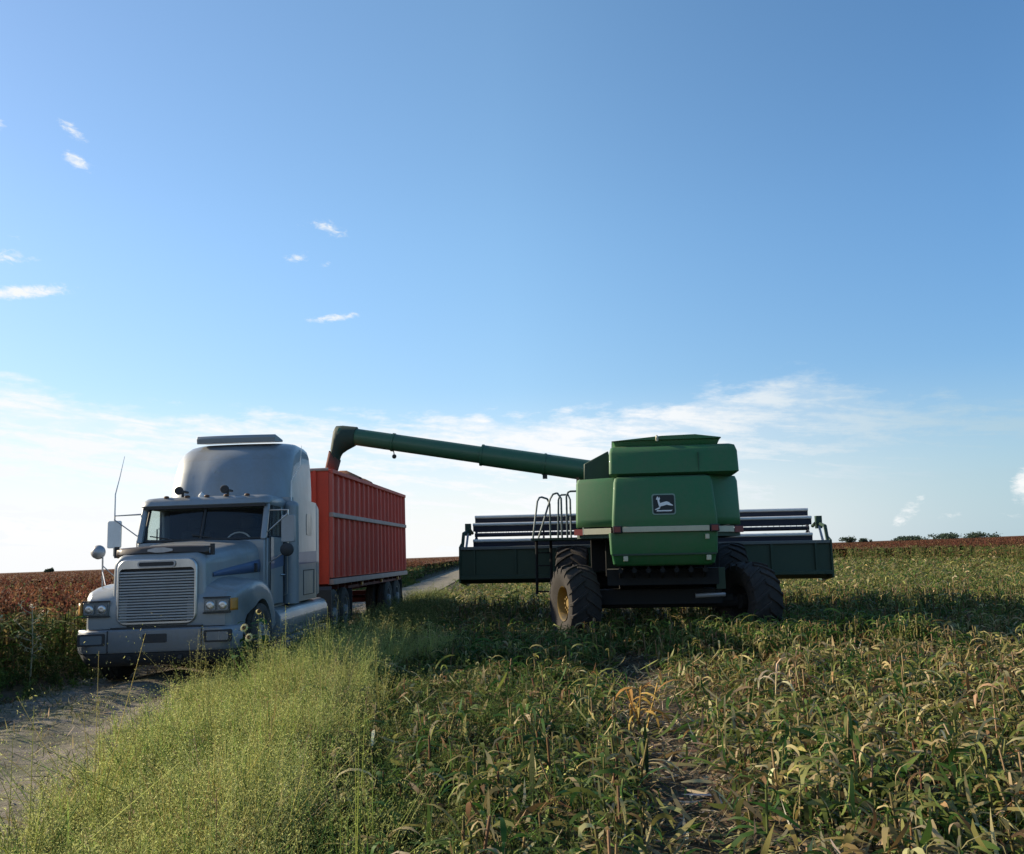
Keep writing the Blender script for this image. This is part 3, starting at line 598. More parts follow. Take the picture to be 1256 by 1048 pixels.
def build_combine():
    T = empty('combine_harvester', (2.48, 15.5, 0), (0, R(1.0), R(-6)))
    tag(T, 'green combine harvester seen from behind with its unloading auger swung out over the trailer', 'combine harvester')
    G = M['green']
    def plan(z, xl, xr, y0, y1, r=.06, n=3): return [(x, y, z) for x, y in rrect(xl, xr, y0, y1, r, n)]
    # tail hood
    q = MB(); q.loft([plan(2.045, -.84, .98, .02, 1.8), plan(2.2, -.835, .975, .0, 1.8), plan(2.82, -.79, .93, .10, 1.8), plan(2.90, -.77, .91, .14, 1.8), plan(2.93, -.72, .86, .22, 1.8)]); hood = q.build('tail_hood', G, T, 40)
    # flared side shields either side of the hood
    for s, xi, xo in ((-1, -.80, -1.48), (1, .93, 1.45)):
        q = MB(); rows = []
        for z, k in ((2.06, 0), (2.2, 0), (2.85, .03), (2.93, .07)):
            rows.append([(xi - s * .1, .32 + k, z), (xi, .34 + k, z), (xo - s * k * .6 - s * .03, .66 + k, z), (xo - s * k * .6, .72 + k, z), (xo - s * k * .6, 3.6, z)])
        q.grid(rows); q.grid([rows[-1], [(xi * .6, y, 2.96) for x, y, z in rows[-1]]]); sh = q.build('side_shield', G, T, 30, thick=.02)
        # lower tail strip with reflector at the outer end
        a, b_ = xi + s * .06, xo - s * .13
        def at(x): return .33 + (x - xi) / (xo - xi) * .34 - .03
        q = MB(); q.prism([(a, at(a)), (b_, at(b_)), (b_, at(b_) + .03), (a, at(a) + .03)], 'z', 1.93, 2.035); q.build('tail_strip', M['cream'], sh)
        q = MB(); a, b_ = xo - s * .11, xo + s * .05
        q.prism([(a, at(a)), (b_, at(b_)), (b_, at(b_) + .04), (a, at(a) + .04)], 'z', 1.92, 2.03); q.build('reflector', M['redlens'], sh)
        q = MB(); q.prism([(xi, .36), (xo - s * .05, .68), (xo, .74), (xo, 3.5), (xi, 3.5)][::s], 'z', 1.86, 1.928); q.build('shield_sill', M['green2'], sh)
    # centre strip, tail lamps
    q = MB(); q.box(-.66, .83, -.03, .06, 1.945, 2.04); q.build('tail_strip', M['cream'], hood, bevel=.006)
    for x in (-.75, .92):
        q = MB(); q.box(x - .075, x + .075, -.04, .08, 1.93, 2.06); tl = q.build('tail_lamp', M['dark'], hood, bevel=.01)
        q = MB(); q.box(x - .055, x + .055, -.05, -.038, 1.95, 2.04); q.build('lens', M['redlens'], tl)
    # lower chute under the strip
    q = MB(); q.loft([plan(1.36, -.80, .86, .16, 1.4), plan(1.40, -.84, .91, .10, 1.4), plan(1.55, -.86, .94, .05, 1.4), plan(1.57, -.88, .96, .04, 1.4), plan(1.94, -.90, .98, .05, 1.4)]); ch = q.build('straw_chute', G, T, 40)
    q = MB(); q.box(-.85, .93, .0, .06, 1.545, 1.575); q.build('chute_ridge', M['green2'], ch)
    for x, z, w in ((.79, 1.85, .035), (.80, 1.49, .04), (-.62, 1.49, .04)):
        q = MB(); q.box(x - w, x + w, -.0, .09, z - .045, z + .045); q.build('hinge_plate', M['cream'], ch, bevel=.01)
    # grain tank: upper block, lid, left wing
    q = MB(); q.loft([plan(2.945, -.78, 1.36, .30, 3.9), plan(2.99, -.86, 1.42, .22, 3.9), plan(3.36, -.85, 1.41, .26, 3.9), plan(3.47, -.82, 1.38, .34, 3.9), plan(3.50, -.76, 1.32, .45, 3.8)]); tk = q.build('grain_tank', G, T, 40)
    q = MB(); q.loft([plan(3.502, -.74, 1.10, .50, 3.6), plan(3.59, -.78, 1.14, .46, 3.6), plan(3.605, -.78, 1.14, .46, 3.6)]); 
    q.prism([(-.80, 3.60), (.1, 3.675), (.7, 3.685), (1.16, 3.62), (1.16, 3.60)], 'y', .42, 3.6); q.build('tank_lid', G, tk, 30, bevel=.012)
    q = MB(); q.tube([(.02, .40, 3.58), (.02, .38, 3.63), (.02, .44, 3.67)], .025, 8); q.build('lid_latch', M['cream'], tk)
    q = MB(); q.prism([(-1.35, 2.97), (-1.34, 3.32), (-.86, 3.56), (-.78, 2.97)], 'y', 1.6, 3.9); q.build('tank_wing', M['green2'], tk, bevel=.02)
    for x in (.72,):
        q = MB(); q.box(x - .003, x + .003, .218, .30, 3.0, 3.34); q.build('panel_seam', M['green2'], tk)
    q = MB(); q.prism([(.56, -.028), (.575, -.028), (.575, .2), (.56, .2)], 'z', 2.08, 2.2); 
    # emblem on the hood: pale rounded frame, black field, leaping deer
    hx, hz, hy = .07, 2.42, .02
    def on(x, z, d): return (hx + x, (hz + z - 2.2) * .1613 - .004 - d, hz + z)
    def plate(poly, d0, d1, mat, par):
        v = [on(x, z, d0) for x, z in poly] + [on(x, z, d1) for x, z in poly]; n = len(poly); m_ = MB()
        m_.add(v, [tuple(range(n)), tuple(range(n, 2 * n))[::-1]] + [(i, (i + 1) % n, n + (i + 1) % n, n + i) for i in range(n)]); return m_.build(nm, mat, par, 0)
    nm = 'emblem'; em = plate(rrect(-.205, .205, -.185, .185, .045), -.03, .01, M['emblemrim'], hood)
    nm = 'emblem_field'; plate(rrect(-.182, .182, -.162, .162, .032), .009, .014, M['black'], em)
    deer = [(-.12, .115), (-.10, .14), (-.085, .105), (-.075, .135), (-.06, .10), (-.075, .06), (-.06, .02), (-.01, .035), (.05, .05), (.09, .035), (.115, .01), (.155, -.015), (.16, -.03), (.12, -.025), (.085, -.02), (.05, -.01), (.0, -.025), (-.05, -.035), (-.09, -.06), (-.15, -.085), (-.155, -.10), (-.11, -.09), (-.07, -.075), (-.085, -.03), (-.10, .03), (-.105, .075), (-.13, .085)]
    nm = 'emblem_deer'; plate(deer, .013, .018, M['white'], em)
    nm = 'emblem_base'; plate([(-.13, -.125), (.12, -.125), (.15, -.10), (.11, -.105), (-.08, -.105), (-.12, -.10)], .013, .018, M['white'], em)
    # separator body, engine deck, underside
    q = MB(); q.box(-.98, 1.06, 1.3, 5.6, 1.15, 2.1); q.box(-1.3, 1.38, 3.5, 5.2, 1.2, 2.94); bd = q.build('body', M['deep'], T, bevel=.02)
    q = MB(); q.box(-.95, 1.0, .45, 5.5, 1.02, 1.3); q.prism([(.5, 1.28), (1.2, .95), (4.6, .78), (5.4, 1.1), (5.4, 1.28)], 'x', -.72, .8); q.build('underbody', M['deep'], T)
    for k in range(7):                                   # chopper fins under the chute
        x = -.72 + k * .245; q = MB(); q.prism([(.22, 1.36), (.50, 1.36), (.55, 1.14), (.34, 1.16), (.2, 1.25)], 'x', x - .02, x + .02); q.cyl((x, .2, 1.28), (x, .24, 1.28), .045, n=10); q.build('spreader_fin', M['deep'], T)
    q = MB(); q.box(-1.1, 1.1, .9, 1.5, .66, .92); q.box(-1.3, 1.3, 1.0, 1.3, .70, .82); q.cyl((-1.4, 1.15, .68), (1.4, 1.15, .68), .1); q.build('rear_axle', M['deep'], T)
    q = MB(); q.tube([(.62, .88, .80), (1.15, .92, .82)], .04); q.build('tie_rod', M['steel'], T)
    q = MB(); q.box(1.0, 1.16, .85, 1.0, .92, 1.3); q.build('axle_bracket', M['green2'], T)
    # wheels: steered rear pair, big drive pair
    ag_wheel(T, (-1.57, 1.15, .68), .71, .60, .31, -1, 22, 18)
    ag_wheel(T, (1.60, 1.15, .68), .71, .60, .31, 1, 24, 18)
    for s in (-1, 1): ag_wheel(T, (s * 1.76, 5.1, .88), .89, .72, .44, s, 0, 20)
    q = MB(); q.cyl((-1.6, 5.1, .95), (1.6, 5.1, .95), .2); q.build('drive_axle', M['deep'], T)
    # cab, mostly hidden ahead of the tank
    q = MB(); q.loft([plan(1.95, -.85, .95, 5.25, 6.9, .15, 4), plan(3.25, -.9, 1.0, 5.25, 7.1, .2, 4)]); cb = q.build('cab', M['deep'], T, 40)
    q = MB(); q.loft([plan(3.25, -.98, 1.08, 5.2, 7.25, .2, 4), plan(3.42, -.95, 1.05, 5.2, 7.2, .2, 4)]); q.build('cab_roof', G, cb, 40)
    # service platform, hand rails, ladder on the left
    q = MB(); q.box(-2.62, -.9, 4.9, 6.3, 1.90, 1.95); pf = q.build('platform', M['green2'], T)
    def loop(x0, y0, x1, y1, zt, lean=0):
        r = .12
        return [(x0, y0, 1.95), (x0 + lean, y0, zt - r), (x0 + lean + (x1 - x0) * .12, y0 + (y1 - y0) * .12, zt - .02), (x0 + lean + (x1 - x0) * .25, y0 + (y1 - y0) * .25, zt), (x1 - (x1 - x0) * .15, y1 - (y1 - y0) * .15, zt), (x1, y1, zt - r), (x1, y1, 1.95)]
    for p, nm_ in ((loop(-2.58, 5.0, -2.25, 6.2, 2.92, .12), 1), (loop(-2.45, 4.95, -1.9, 4.95, 2.98, .30), 1), (loop(-2.03, 5.6, -1.72, 5.6, 2.98, .03), 1), (loop(-1.78, 5.0, -1.40, 5.0, 3.02), 1)):
        q = MB(); q.tube(p, .024, 6); q.build('hand_rail', M['railgreen'], pf, 60)
    q = MB(); q.tube([(-2.5, 5.0, 2.5), (-1.5, 5.0, 2.5)], .018, 6) if False else q.tube([(-1.79, 5.0, 2.45), (-1.40, 5.0, 2.45)], .016, 6); q.build('hand_rail', M['railgreen'], pf, 60)
    q = MB()
    for x in (-2.62, -2.28): q.tube([(x, 5.5, 1.92), (x, 5.38, .66)], .035, 6)
    for k in range(4): q.box(-2.62, -2.28, 5.36 + k * .03, 5.49 + k * .03, .70 + k * .3, .73 + k * .3)
    q.build('ladder', M['deep'], T)
    q = MB(); q.box(-1.47, -1.42, .9, 1.0, 2.68, 3.0); q.build('warning_flasher', M['amberdark'], T)
    # unloading auger
    a0, a1 = Vector((-.75, 4.3, 3.33)), Vector((-7.08, 4.3, 4.44)); d = (a1 - a0).normalized()
    q = MB(); q.cyl(a0, a0 + d * 3.0, .235, n=28); q.cyl(a0 + d * 3.0, a0 + d * 3.04, .25, n=28); q.cyl(a0 + d * 3.0, a1, .195, n=28)
    q.cyl(a0 + d * 1.55, a0 + d * 1.60, .25, n=28); q.cyl(a0 + d * 5.1, a0 + d * 5.15, .215, n=28)
    au = q.build('unloading_auger', M['augergreen'], T, 40)
    q = MB(); q.sphere(a0, .27, 20); q.cyl(a0 + Vector((0, 0, -.5)), a0, .25); q.build('auger_elbow', M['green2'], au, 50)
    p = a0 + d * 5.12; q = MB(); q.tube([p + Vector((0, 0, -.19)), p + Vector((.02, 0, -.30))], .012, 5); q.sphere(p + Vector((.02, 0, -.33)), .055, 10); q.build('work_lamp', M['dark'], au)
    p = a0 + d * 1.57; q = MB(); q.box(p.x - .05, p.x + .05, p.y - .05, p.y + .05, p.z - .33, p.z - .2); q.build('auger_rest', M['dark'], au)
    # hood at the end and the hanging spout
    q = MB(); secs = []
    for t, c, w, dd in ((0, a1 - d * .42, .21, .21), (.2, a1 - d * .2, .22, .22)):
        pass
    dn = Vector((-.20, 0, -1)).normalized(); e1 = a1 + d * .02
    prof = [(Vector((.45, 0, .16)), Vector((.38, 0, -.30))), (Vector((.1, 0, .205)), Vector((.22, 0, -.38))), (Vector((-.06, 0, .20)), Vector((.10, 0, -.46))), (Vector((-.11, 0, .1)), Vector((.04, 0, -.56))), (Vector((-.17, 0, -.32)), Vector((.0, 0, -.70)))]
    for ptop, pbot in prof:
        for_w = .215; m_ = []
        for k in range(12):
            a = 2 * math.pi * k / 12; f = (1 - math.cos(a)) / 2; c = e1 + ptop.lerp(pbot, f); m_.append((c.x, c.y + for_w * math.sin(a), c.z))
        secs.append(m_)
    q.loft(secs); q.build('spout_hood', M['spout'], au, 50)
    q = MB(); c0, c1 = e1 + Vector((-.085, 0, -.50)), e1 + Vector((-.20, 0, -.98))
    q.loft([[(c.x + w * math.cos(a), c.y + .2 * math.sin(a), c.z - (.12 if i == 0 else .0) * math.cos(a)) for a in np.linspace(0, 2 * math.pi, 17)[:-1]] for i, (c, w) in enumerate(((c0, .125), (c1, .135)))], (False, False)); q.build('spout_boot', M['boot'], au, 50, thick=.012)
    # feeder house and header
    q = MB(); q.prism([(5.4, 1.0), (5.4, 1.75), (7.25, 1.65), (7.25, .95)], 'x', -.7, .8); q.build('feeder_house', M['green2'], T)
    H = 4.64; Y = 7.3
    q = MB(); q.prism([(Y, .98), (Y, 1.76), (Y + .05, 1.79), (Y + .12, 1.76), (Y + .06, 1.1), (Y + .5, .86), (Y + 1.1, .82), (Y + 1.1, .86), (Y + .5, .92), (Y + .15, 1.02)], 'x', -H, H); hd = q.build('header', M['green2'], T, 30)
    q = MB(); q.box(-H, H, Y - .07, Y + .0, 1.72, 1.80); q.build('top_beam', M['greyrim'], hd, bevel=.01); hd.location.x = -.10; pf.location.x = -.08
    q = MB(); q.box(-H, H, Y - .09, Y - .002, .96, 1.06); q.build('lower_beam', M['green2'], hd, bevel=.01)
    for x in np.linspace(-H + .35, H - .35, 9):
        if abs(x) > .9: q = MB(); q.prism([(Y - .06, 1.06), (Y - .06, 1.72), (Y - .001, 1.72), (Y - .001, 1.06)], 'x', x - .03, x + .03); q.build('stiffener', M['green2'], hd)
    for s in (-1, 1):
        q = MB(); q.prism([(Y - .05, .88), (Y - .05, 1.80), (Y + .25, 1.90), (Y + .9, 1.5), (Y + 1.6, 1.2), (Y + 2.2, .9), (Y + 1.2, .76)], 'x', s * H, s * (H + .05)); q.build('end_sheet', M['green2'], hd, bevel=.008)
        q = MB(); q.tube([(s * (H - .02), Y + .1, 1.78), (s * (H - .05), Y + .15, 2.15), (s * (H - .12), Y + .75, 2.26), (s * (H - .1), Y + 1.3, 2.18)], .045, 8)
        q.box(*sorted((s * (H - .02), s * (H - .16))), Y + .55, Y + .75, 2.1, 2.42); q.build('reel_arm', M['green2'], hd, 40)
        q = MB(); q.cyl((s * (H - .1), Y + .2, 1.72), (s * (H - .1), Y + .65, 2.25), .03); q.build('reel_cylinder', M['steel'], hd)
        q = MB(); q.prism([(Y + 1.1, .9), (Y + 2.9, .84), (Y + 2.2, 1.05)], 'x', s * (H - .1), s * (H + .08)); q.build('crop_divider', M['green2'], hd)
    q = MB(); q.cyl((-H + .1, Y + .55, 1.18), (H - .1, Y + .55, 1.18), .2, n=20); q.build('cross_auger', M['steel'], hd, 40)
    rz, ry, rr = 2.12, Y + 1.0, .43
    q = MB(); q.cyl((-H + .22, ry, rz), (H - .26, ry, rz), .055, n=12); re = q.build('reel', M['navy'], hd, 40)
    for k in range(6):
        a = R(90 + 60 * k); cy, cz = ry + rr * math.cos(a), rz + rr * math.sin(a)
        q = MB(); q.obox((-.02, cy, cz - .05), (2 * H - .5, .03, .16), Matrix.Rotation(.15, 3, 'X')); b = q.build('reel_bat', M['navy'], re); q = MB(); q.cyl((-H + .23, cy - .03, cz + .055), (H - .27, cy - .03, cz + .055), .042, n=10); q.build('bat_tube', M['white'], b, 40)
        t = MB()
        for x in np.linspace(-H + .3, H - .35, 60): t.tube([(x, cy, cz - .08), (x, cy + .03, cz - .2)], .005, 3)
        t.build('tines', M['navy'], b)
    for x in (-H + .26, -H * .55, -1.6, 1.6, H * .55, H - .3):
        q = MB()
        for k in range(6):
            a = R(90 + 60 * k); q.tube([(x, ry, rz), (x, ry + rr * math.cos(a), rz + rr * math.sin(a))], .018, 5)
        q.build('reel_spider', M['navy'], re)
    return T
M['emblemrim'] = paint('emblem_rim', (.17, .26, .21), .5, 0, .2, (.15, .17, .13), 6)
M['black'] = paint('emblem_black', (.008, .012, .011), .5, 0, .2, (.03, .04, .03), 6)
M['railgreen'] = paint('hand_rail_paint', (.13, .18, .19), .45, 0, .4, (.15, .15, .12), 5)
M['amberdark'] = paint('dull_amber', (.12, .05, .02), .4, 0, .3, (.1, .06, .03), 6)
M['augergreen'] = paint('auger_green', (.018, .11, .05), .4, 0, .4, (.10, .11, .09), 2, .15)
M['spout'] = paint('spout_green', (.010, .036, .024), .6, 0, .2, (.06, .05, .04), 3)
M['boot'] = paint('red_brown_boot', (.13, .045, .03), .7, 0, .6, (.2, .08, .05), 4)  # red-brown with random lighter patches
M['greyrim'] = paint('worn_grey_beam', (.10, .12, .12), .45, .2, .5, (.2, .2, .18), 4)
build_combine()

# ------------------------------------------------------------------ ground, road, crop surfaces
def road_right(y): return np.interp(y, [0, 4, 5.7, 7.3, 9, 11.4, 15, 20, 30, 60, 200, 900], [-1.6, -2.5, -2.95, -3.35, -3.75, -4.05, -4.05, -3.9, -3.75, -4.1, -6, -20])
def road_left(y): return np.interp(y, [0, 30, 60, 200, 900], [-6.55, -6.5, -6.7, -9.5, -26])
def track_x(y): return .98 + (y - 5.2) * .085
_ph = rng.uniform(0, 6.28, (24, 2)); _fr = rng.normal(0, 1, (24, 2))
def bumps(x, y):
    z = 0
    for i in range(24):
        f = (.5, 1.1, 2.4, 5.2)[i // 6]; a = (.030, .018, .010, .006)[i // 6]
        z = z + a * np.sin(f * (_fr[i, 0] * x + _fr[i, 1] * y) + _ph[i, 0])
    return z * .8
def ground_z(x, y):
    x = np.asarray(x, float); y = np.asarray(y, float)
    near = np.clip(1 - (np.hypot(x, y - 8) - 25) / 30, 0, 1)
    z = bumps(x, y) * near
    onroad = (x > road_left(y) - .1) & (x < road_right(y) + .1)
    z = np.where(onroad, z * .3 - .03, z)
    z = z - .05 * np.exp(-((x - track_x(y)) / .35) ** 2) * near
    return z
def np_mesh(name, V, F, mat, col=None, parent=None, smooth=False, link=True):
    V = np.ascontiguousarray(V, np.float32); F = np.ascontiguousarray(F, np.int32)
    me = bpy.data.meshes.new(name); k = F.shape[1]
    me.vertices.add(len(V)); me.vertices.foreach_set('co', V.ravel())
    me.loops.add(F.size); me.loops.foreach_set('vertex_index', F.ravel())
    me.polygons.add(len(F)); me.polygons.foreach_set('loop_start', np.arange(0, F.size, k, dtype=np.int32))
    if smooth: me.polygons.foreach_set('use_smooth', np.ones(len(F), bool))
    me.update(calc_edges=True)
    if col is not None:
        at = me.attributes.new('Col', 'FLOAT_COLOR', 'POINT'); c = np.ones((len(V), 4), np.float32); c[:, :3] = col; at.data.foreach_set('color', c.ravel())
    me.materials.append(mat); o = bpy.data.objects.new(name, me)
    if link: C.objects.link(o)
    o.parent = parent; return o
def sheet(name, xs, ys, zf, mat, xw=None):
    X, Y = np.meshgrid(xs, ys)
    if xw is not None: X = xw(X, Y)
    Z = zf(X, Y); n, k = X.shape; i = np.arange(n * k).reshape(n, k)
    F = np.stack([i[:-1, :-1], i[:-1, 1:], i[1:, 1:], i[1:, :-1]], -1).reshape(-1, 4)
    o = np_mesh(name, np.stack([X, Y, Z], -1).reshape(-1, 3), F, mat, smooth=True); tag(o, kind='structure'); return o
def spread(a, b, step, far, g=1.25):
    mid = list(np.arange(a, b, step)); s = step; lo = []; x = a
    while x > -far: s *= g; x -= s; lo.append(x)
    s = step; hi = []; x = mid[-1]
    while x < far: s *= g; x += s; hi.append(x)
    return np.array(lo[::-1] + mid + hi)
sheet('ground', spread(-12, 14, .12, 7000), spread(1, 34, .14, 7000), ground_z, M['soil'])
def road_z(x, y):
    a, b = road_left(y), road_right(y); u = (x - a) / (b - a)
    rut = -.05 * np.exp(-((u - .24) / .11) ** 2) - .05 * np.exp(-((u - .74) / .11) ** 2) + .035 * np.exp(-((u - .5) / .12) ** 2)
    near = np.clip(1 - (y - 25) / 30, 0, 1)
    return .012 + (rut + .02 + bumps(x * 2.5, y * 1.1) * .3) * near * np.clip(np.minimum(u, 1 - u) / .08, 0, 1) + .004
sheet('dirt_road', np.linspace(0, 1, 46), np.concatenate([np.arange(.5, 34, .12), np.geomspace(34, 900, 60)]), road_z, M['road'], lambda X, Y: road_left(Y) + (road_right(Y) - road_left(Y)) * X)

# ------------------------------------------------------------------ vegetation builders (numpy)
def ribbons(base, az, e0, curl, ln, w, nseg=5, twist=None, fold=0):
    n = len(base); t = np.linspace(0, 1, nseg + 1)
    e = e0[:, None] - curl[:, None] * t[None] ** 1.3; st = (ln / nseg)[:, None]
    dh = np.stack([np.cos(az), np.sin(az), 0 * az], -1)
    hor = np.cumsum(np.cos(e) * st, 1) - np.cos(e[:, :1]) * st; ver = np.cumsum(np.sin(e) * st, 1) - np.sin(e[:, :1]) * st
    P = base[:, None] + hor[..., None] * dh[:, None]; P[..., 2] += ver
    sd = np.stack([-np.sin(az), np.cos(az), 0 * az], -1)[:, None] * np.ones((1, nseg + 1, 1))
    nm = -np.sin(e)[..., None] * dh[:, None]; nm[..., 2] += np.cos(e)
    if twist is None: twist = np.zeros(n)
    tw = twist[:, None] * (.3 + t[None]); S = sd * np.cos(tw)[..., None] + nm * np.sin(tw)[..., None]
    prof = np.clip((.55 + 1.6 * t) * (1 - t ** 2.2), .04, 1)
    hw = (w[:, None] * prof[None] * .5)[..., None]
    V = np.stack([P - S * hw, P + S * hw], 2).reshape(-1, 3)
    i = np.arange(n * (nseg + 1) * 2).reshape(n, nseg + 1, 2)
    F = np.stack([i[:, :-1, 0], i[:, :-1, 1], i[:, 1:, 1], i[:, 1:, 0]], -1).reshape(-1, 4)
    return V, F
def sticks(p0, p1, r0, r1):
    n = len(p0); d = p1 - p0; d /= np.linalg.norm(d, axis=1, keepdims=True) + 1e-9
    u = np.cross(d, np.array([.3, .9, .1])); u /= np.linalg.norm(u, axis=1, keepdims=True); w = np.cross(d, u)
    V = []
    for p, r in ((p0, r0), (p1, r1)):
        for k in range(3):
            a = 2.0944 * k; V.append(p + (u * math.cos(a) + w * math.sin(a)) * r[:, None])
    V = np.stack(V, 1).reshape(-1, 3); i = np.arange(n * 6).reshape(n, 6)
    F = np.concatenate([np.stack([i[:, k], i[:, (k + 1) % 3], i[:, 3 + (k + 1) % 3], i[:, 3 + k]], -1) for k in range(3)]); return V, F
def flecks(c, ln, w, up=.3, g=None):
    g = g or rng
    n = len(c); a = g.normal(0, 1, (n, 3)); a[:, 2] += up; a /= np.linalg.norm(a, axis=1, keepdims=True)
    b = np.cross(a, g.normal(0, 1, (n, 3))); b /= np.linalg.norm(b, axis=1, keepdims=True) + 1e-9
    a = a * ln[:, None] * .5; b = b * w[:, None] * .5
    V = np.stack([c - a, c + b * .9 - a * .1, c + a, c - b * .9 - a * .1], 1).reshape(-1, 3); return V, np.arange(n * 4).reshape(n, 4)
class Bag:
    def __init__(s): s.V = []; s.F = []; s.K = []; s.n = 0
    def add(s, VF, col, per):
        V, F = VF; s.V.append(V); s.F.append(F + s.n); s.n += len(V); s.K.append(np.repeat(col, per, 0) if per else col)
    def build(s, name, mat, parent=None, link=True): return np_mesh(name, np.concatenate(s.V), np.concatenate(s.F), mat, np.concatenate(s.K), parent, link=link)
def pick(cols, p, n, jit=.22, g=None):
    g = g or rng
    c = np.array(cols)[g.choice(len(cols), n, p=np.array(p) / sum(p))]
    return np.clip(c * np.exp(g.normal(0, jit, (n, 1))) * np.exp(g.normal(0, .07, (n, 3))), .004, .7)
U = rng.uniform
GREENS = [(.035, .082, .018), (.070, .120, .026), (.14, .165, .042), (.24, .215, .075), (.40, .33, .165), (.16, .10, .042)]

def stubble_plants(bag, x, y, h, nleaf, lscale, wscale, probs, nseg=5, stalk=True, spread_=1.0):
    n = len(x); z = ground_z(x, y)
    lean = U(0, 2 * np.pi, n); la = np.abs(rng.normal(0, .22, n))
    top = np.stack([x + np.sin(la) * np.cos(lean) * h, y + np.sin(la) * np.sin(lean) * h, z + np.cos(la) * h], -1); base = np.stack([x, y, z - .03], -1)
    if stalk:
        r = U(.006, .011, n) * wscale; bag.add(sticks(base, top, r, r * .8), pick([(.16, .15, .06), (.26, .20, .11), (.10, .11, .04), (.16, .09, .05)], [3, 3, 2, 1], n), 6)
    k = nleaf; N = n * k; f = U(.15, 1.0, N); B = np.repeat(base, k, 0) * (1 - f)[:, None] + np.repeat(top, k, 0) * f[:, None]
    pc = pick(GREENS, probs, n, .15); lc = pick(GREENS, probs, N, .3); mixf = U(0, 1, (N, 1)) < .5
    col = np.where(mixf, np.repeat(pc, k, 0), lc)
    bag.add(ribbons(B, U(0, 2 * np.pi, N), U(.1, 1.35, N), U(1.3, 3.6, N) * spread_, U(.12, .36, N) * lscale, U(.010, .028, N) * wscale, nseg, rng.normal(0, .7, N)), col, (nseg + 1) * 2)

def field_points(n, y0, y1, k, xl, xr):
    """random spots with density falling as y^-k"""
    u = U(0, 1, n); a = 2 - k; y = (y0 ** a + u * (y1 ** a - y0 ** a)) ** (1 / a) if abs(a) > 1e-3 else y0 * (y1 / y0) ** u
    lo, hi = xl(y), xr(y); x = lo + (hi - lo) * U(0, 1, n); return x, y
def to_rows(x, y, frac, sp=.76):
    c, s = math.cos(R(6)), math.sin(R(6)); u = x * c - y * s; v = x * s + y * c
    m = U(0, 1, len(x)) < frac; ur = np.round(u / sp) * sp + rng.normal(0, .07, len(x)); u = np.where(m, ur, u); return u * c + v * s, -u * s + v * c
def keep_off(x, y, extra=0):
    """thin plants out of the wheel track, the road and from under the tyres"""
    k = (x > road_right(y) + .1)
    tr = 1.25 * np.exp(-((x - track_x(y)) / .52) ** 2) * np.clip((15.6 - y) / 1.2, 0, 1); k &= U(0, 1, len(x)) > tr * 1.0
    k &= ~((np.abs(x - 1.0) < .42) & (np.abs(y - 16.85) < .6)) & ~((np.abs(x - 4.15) < .42) & (np.abs(y - 16.55) < .6))
    return k

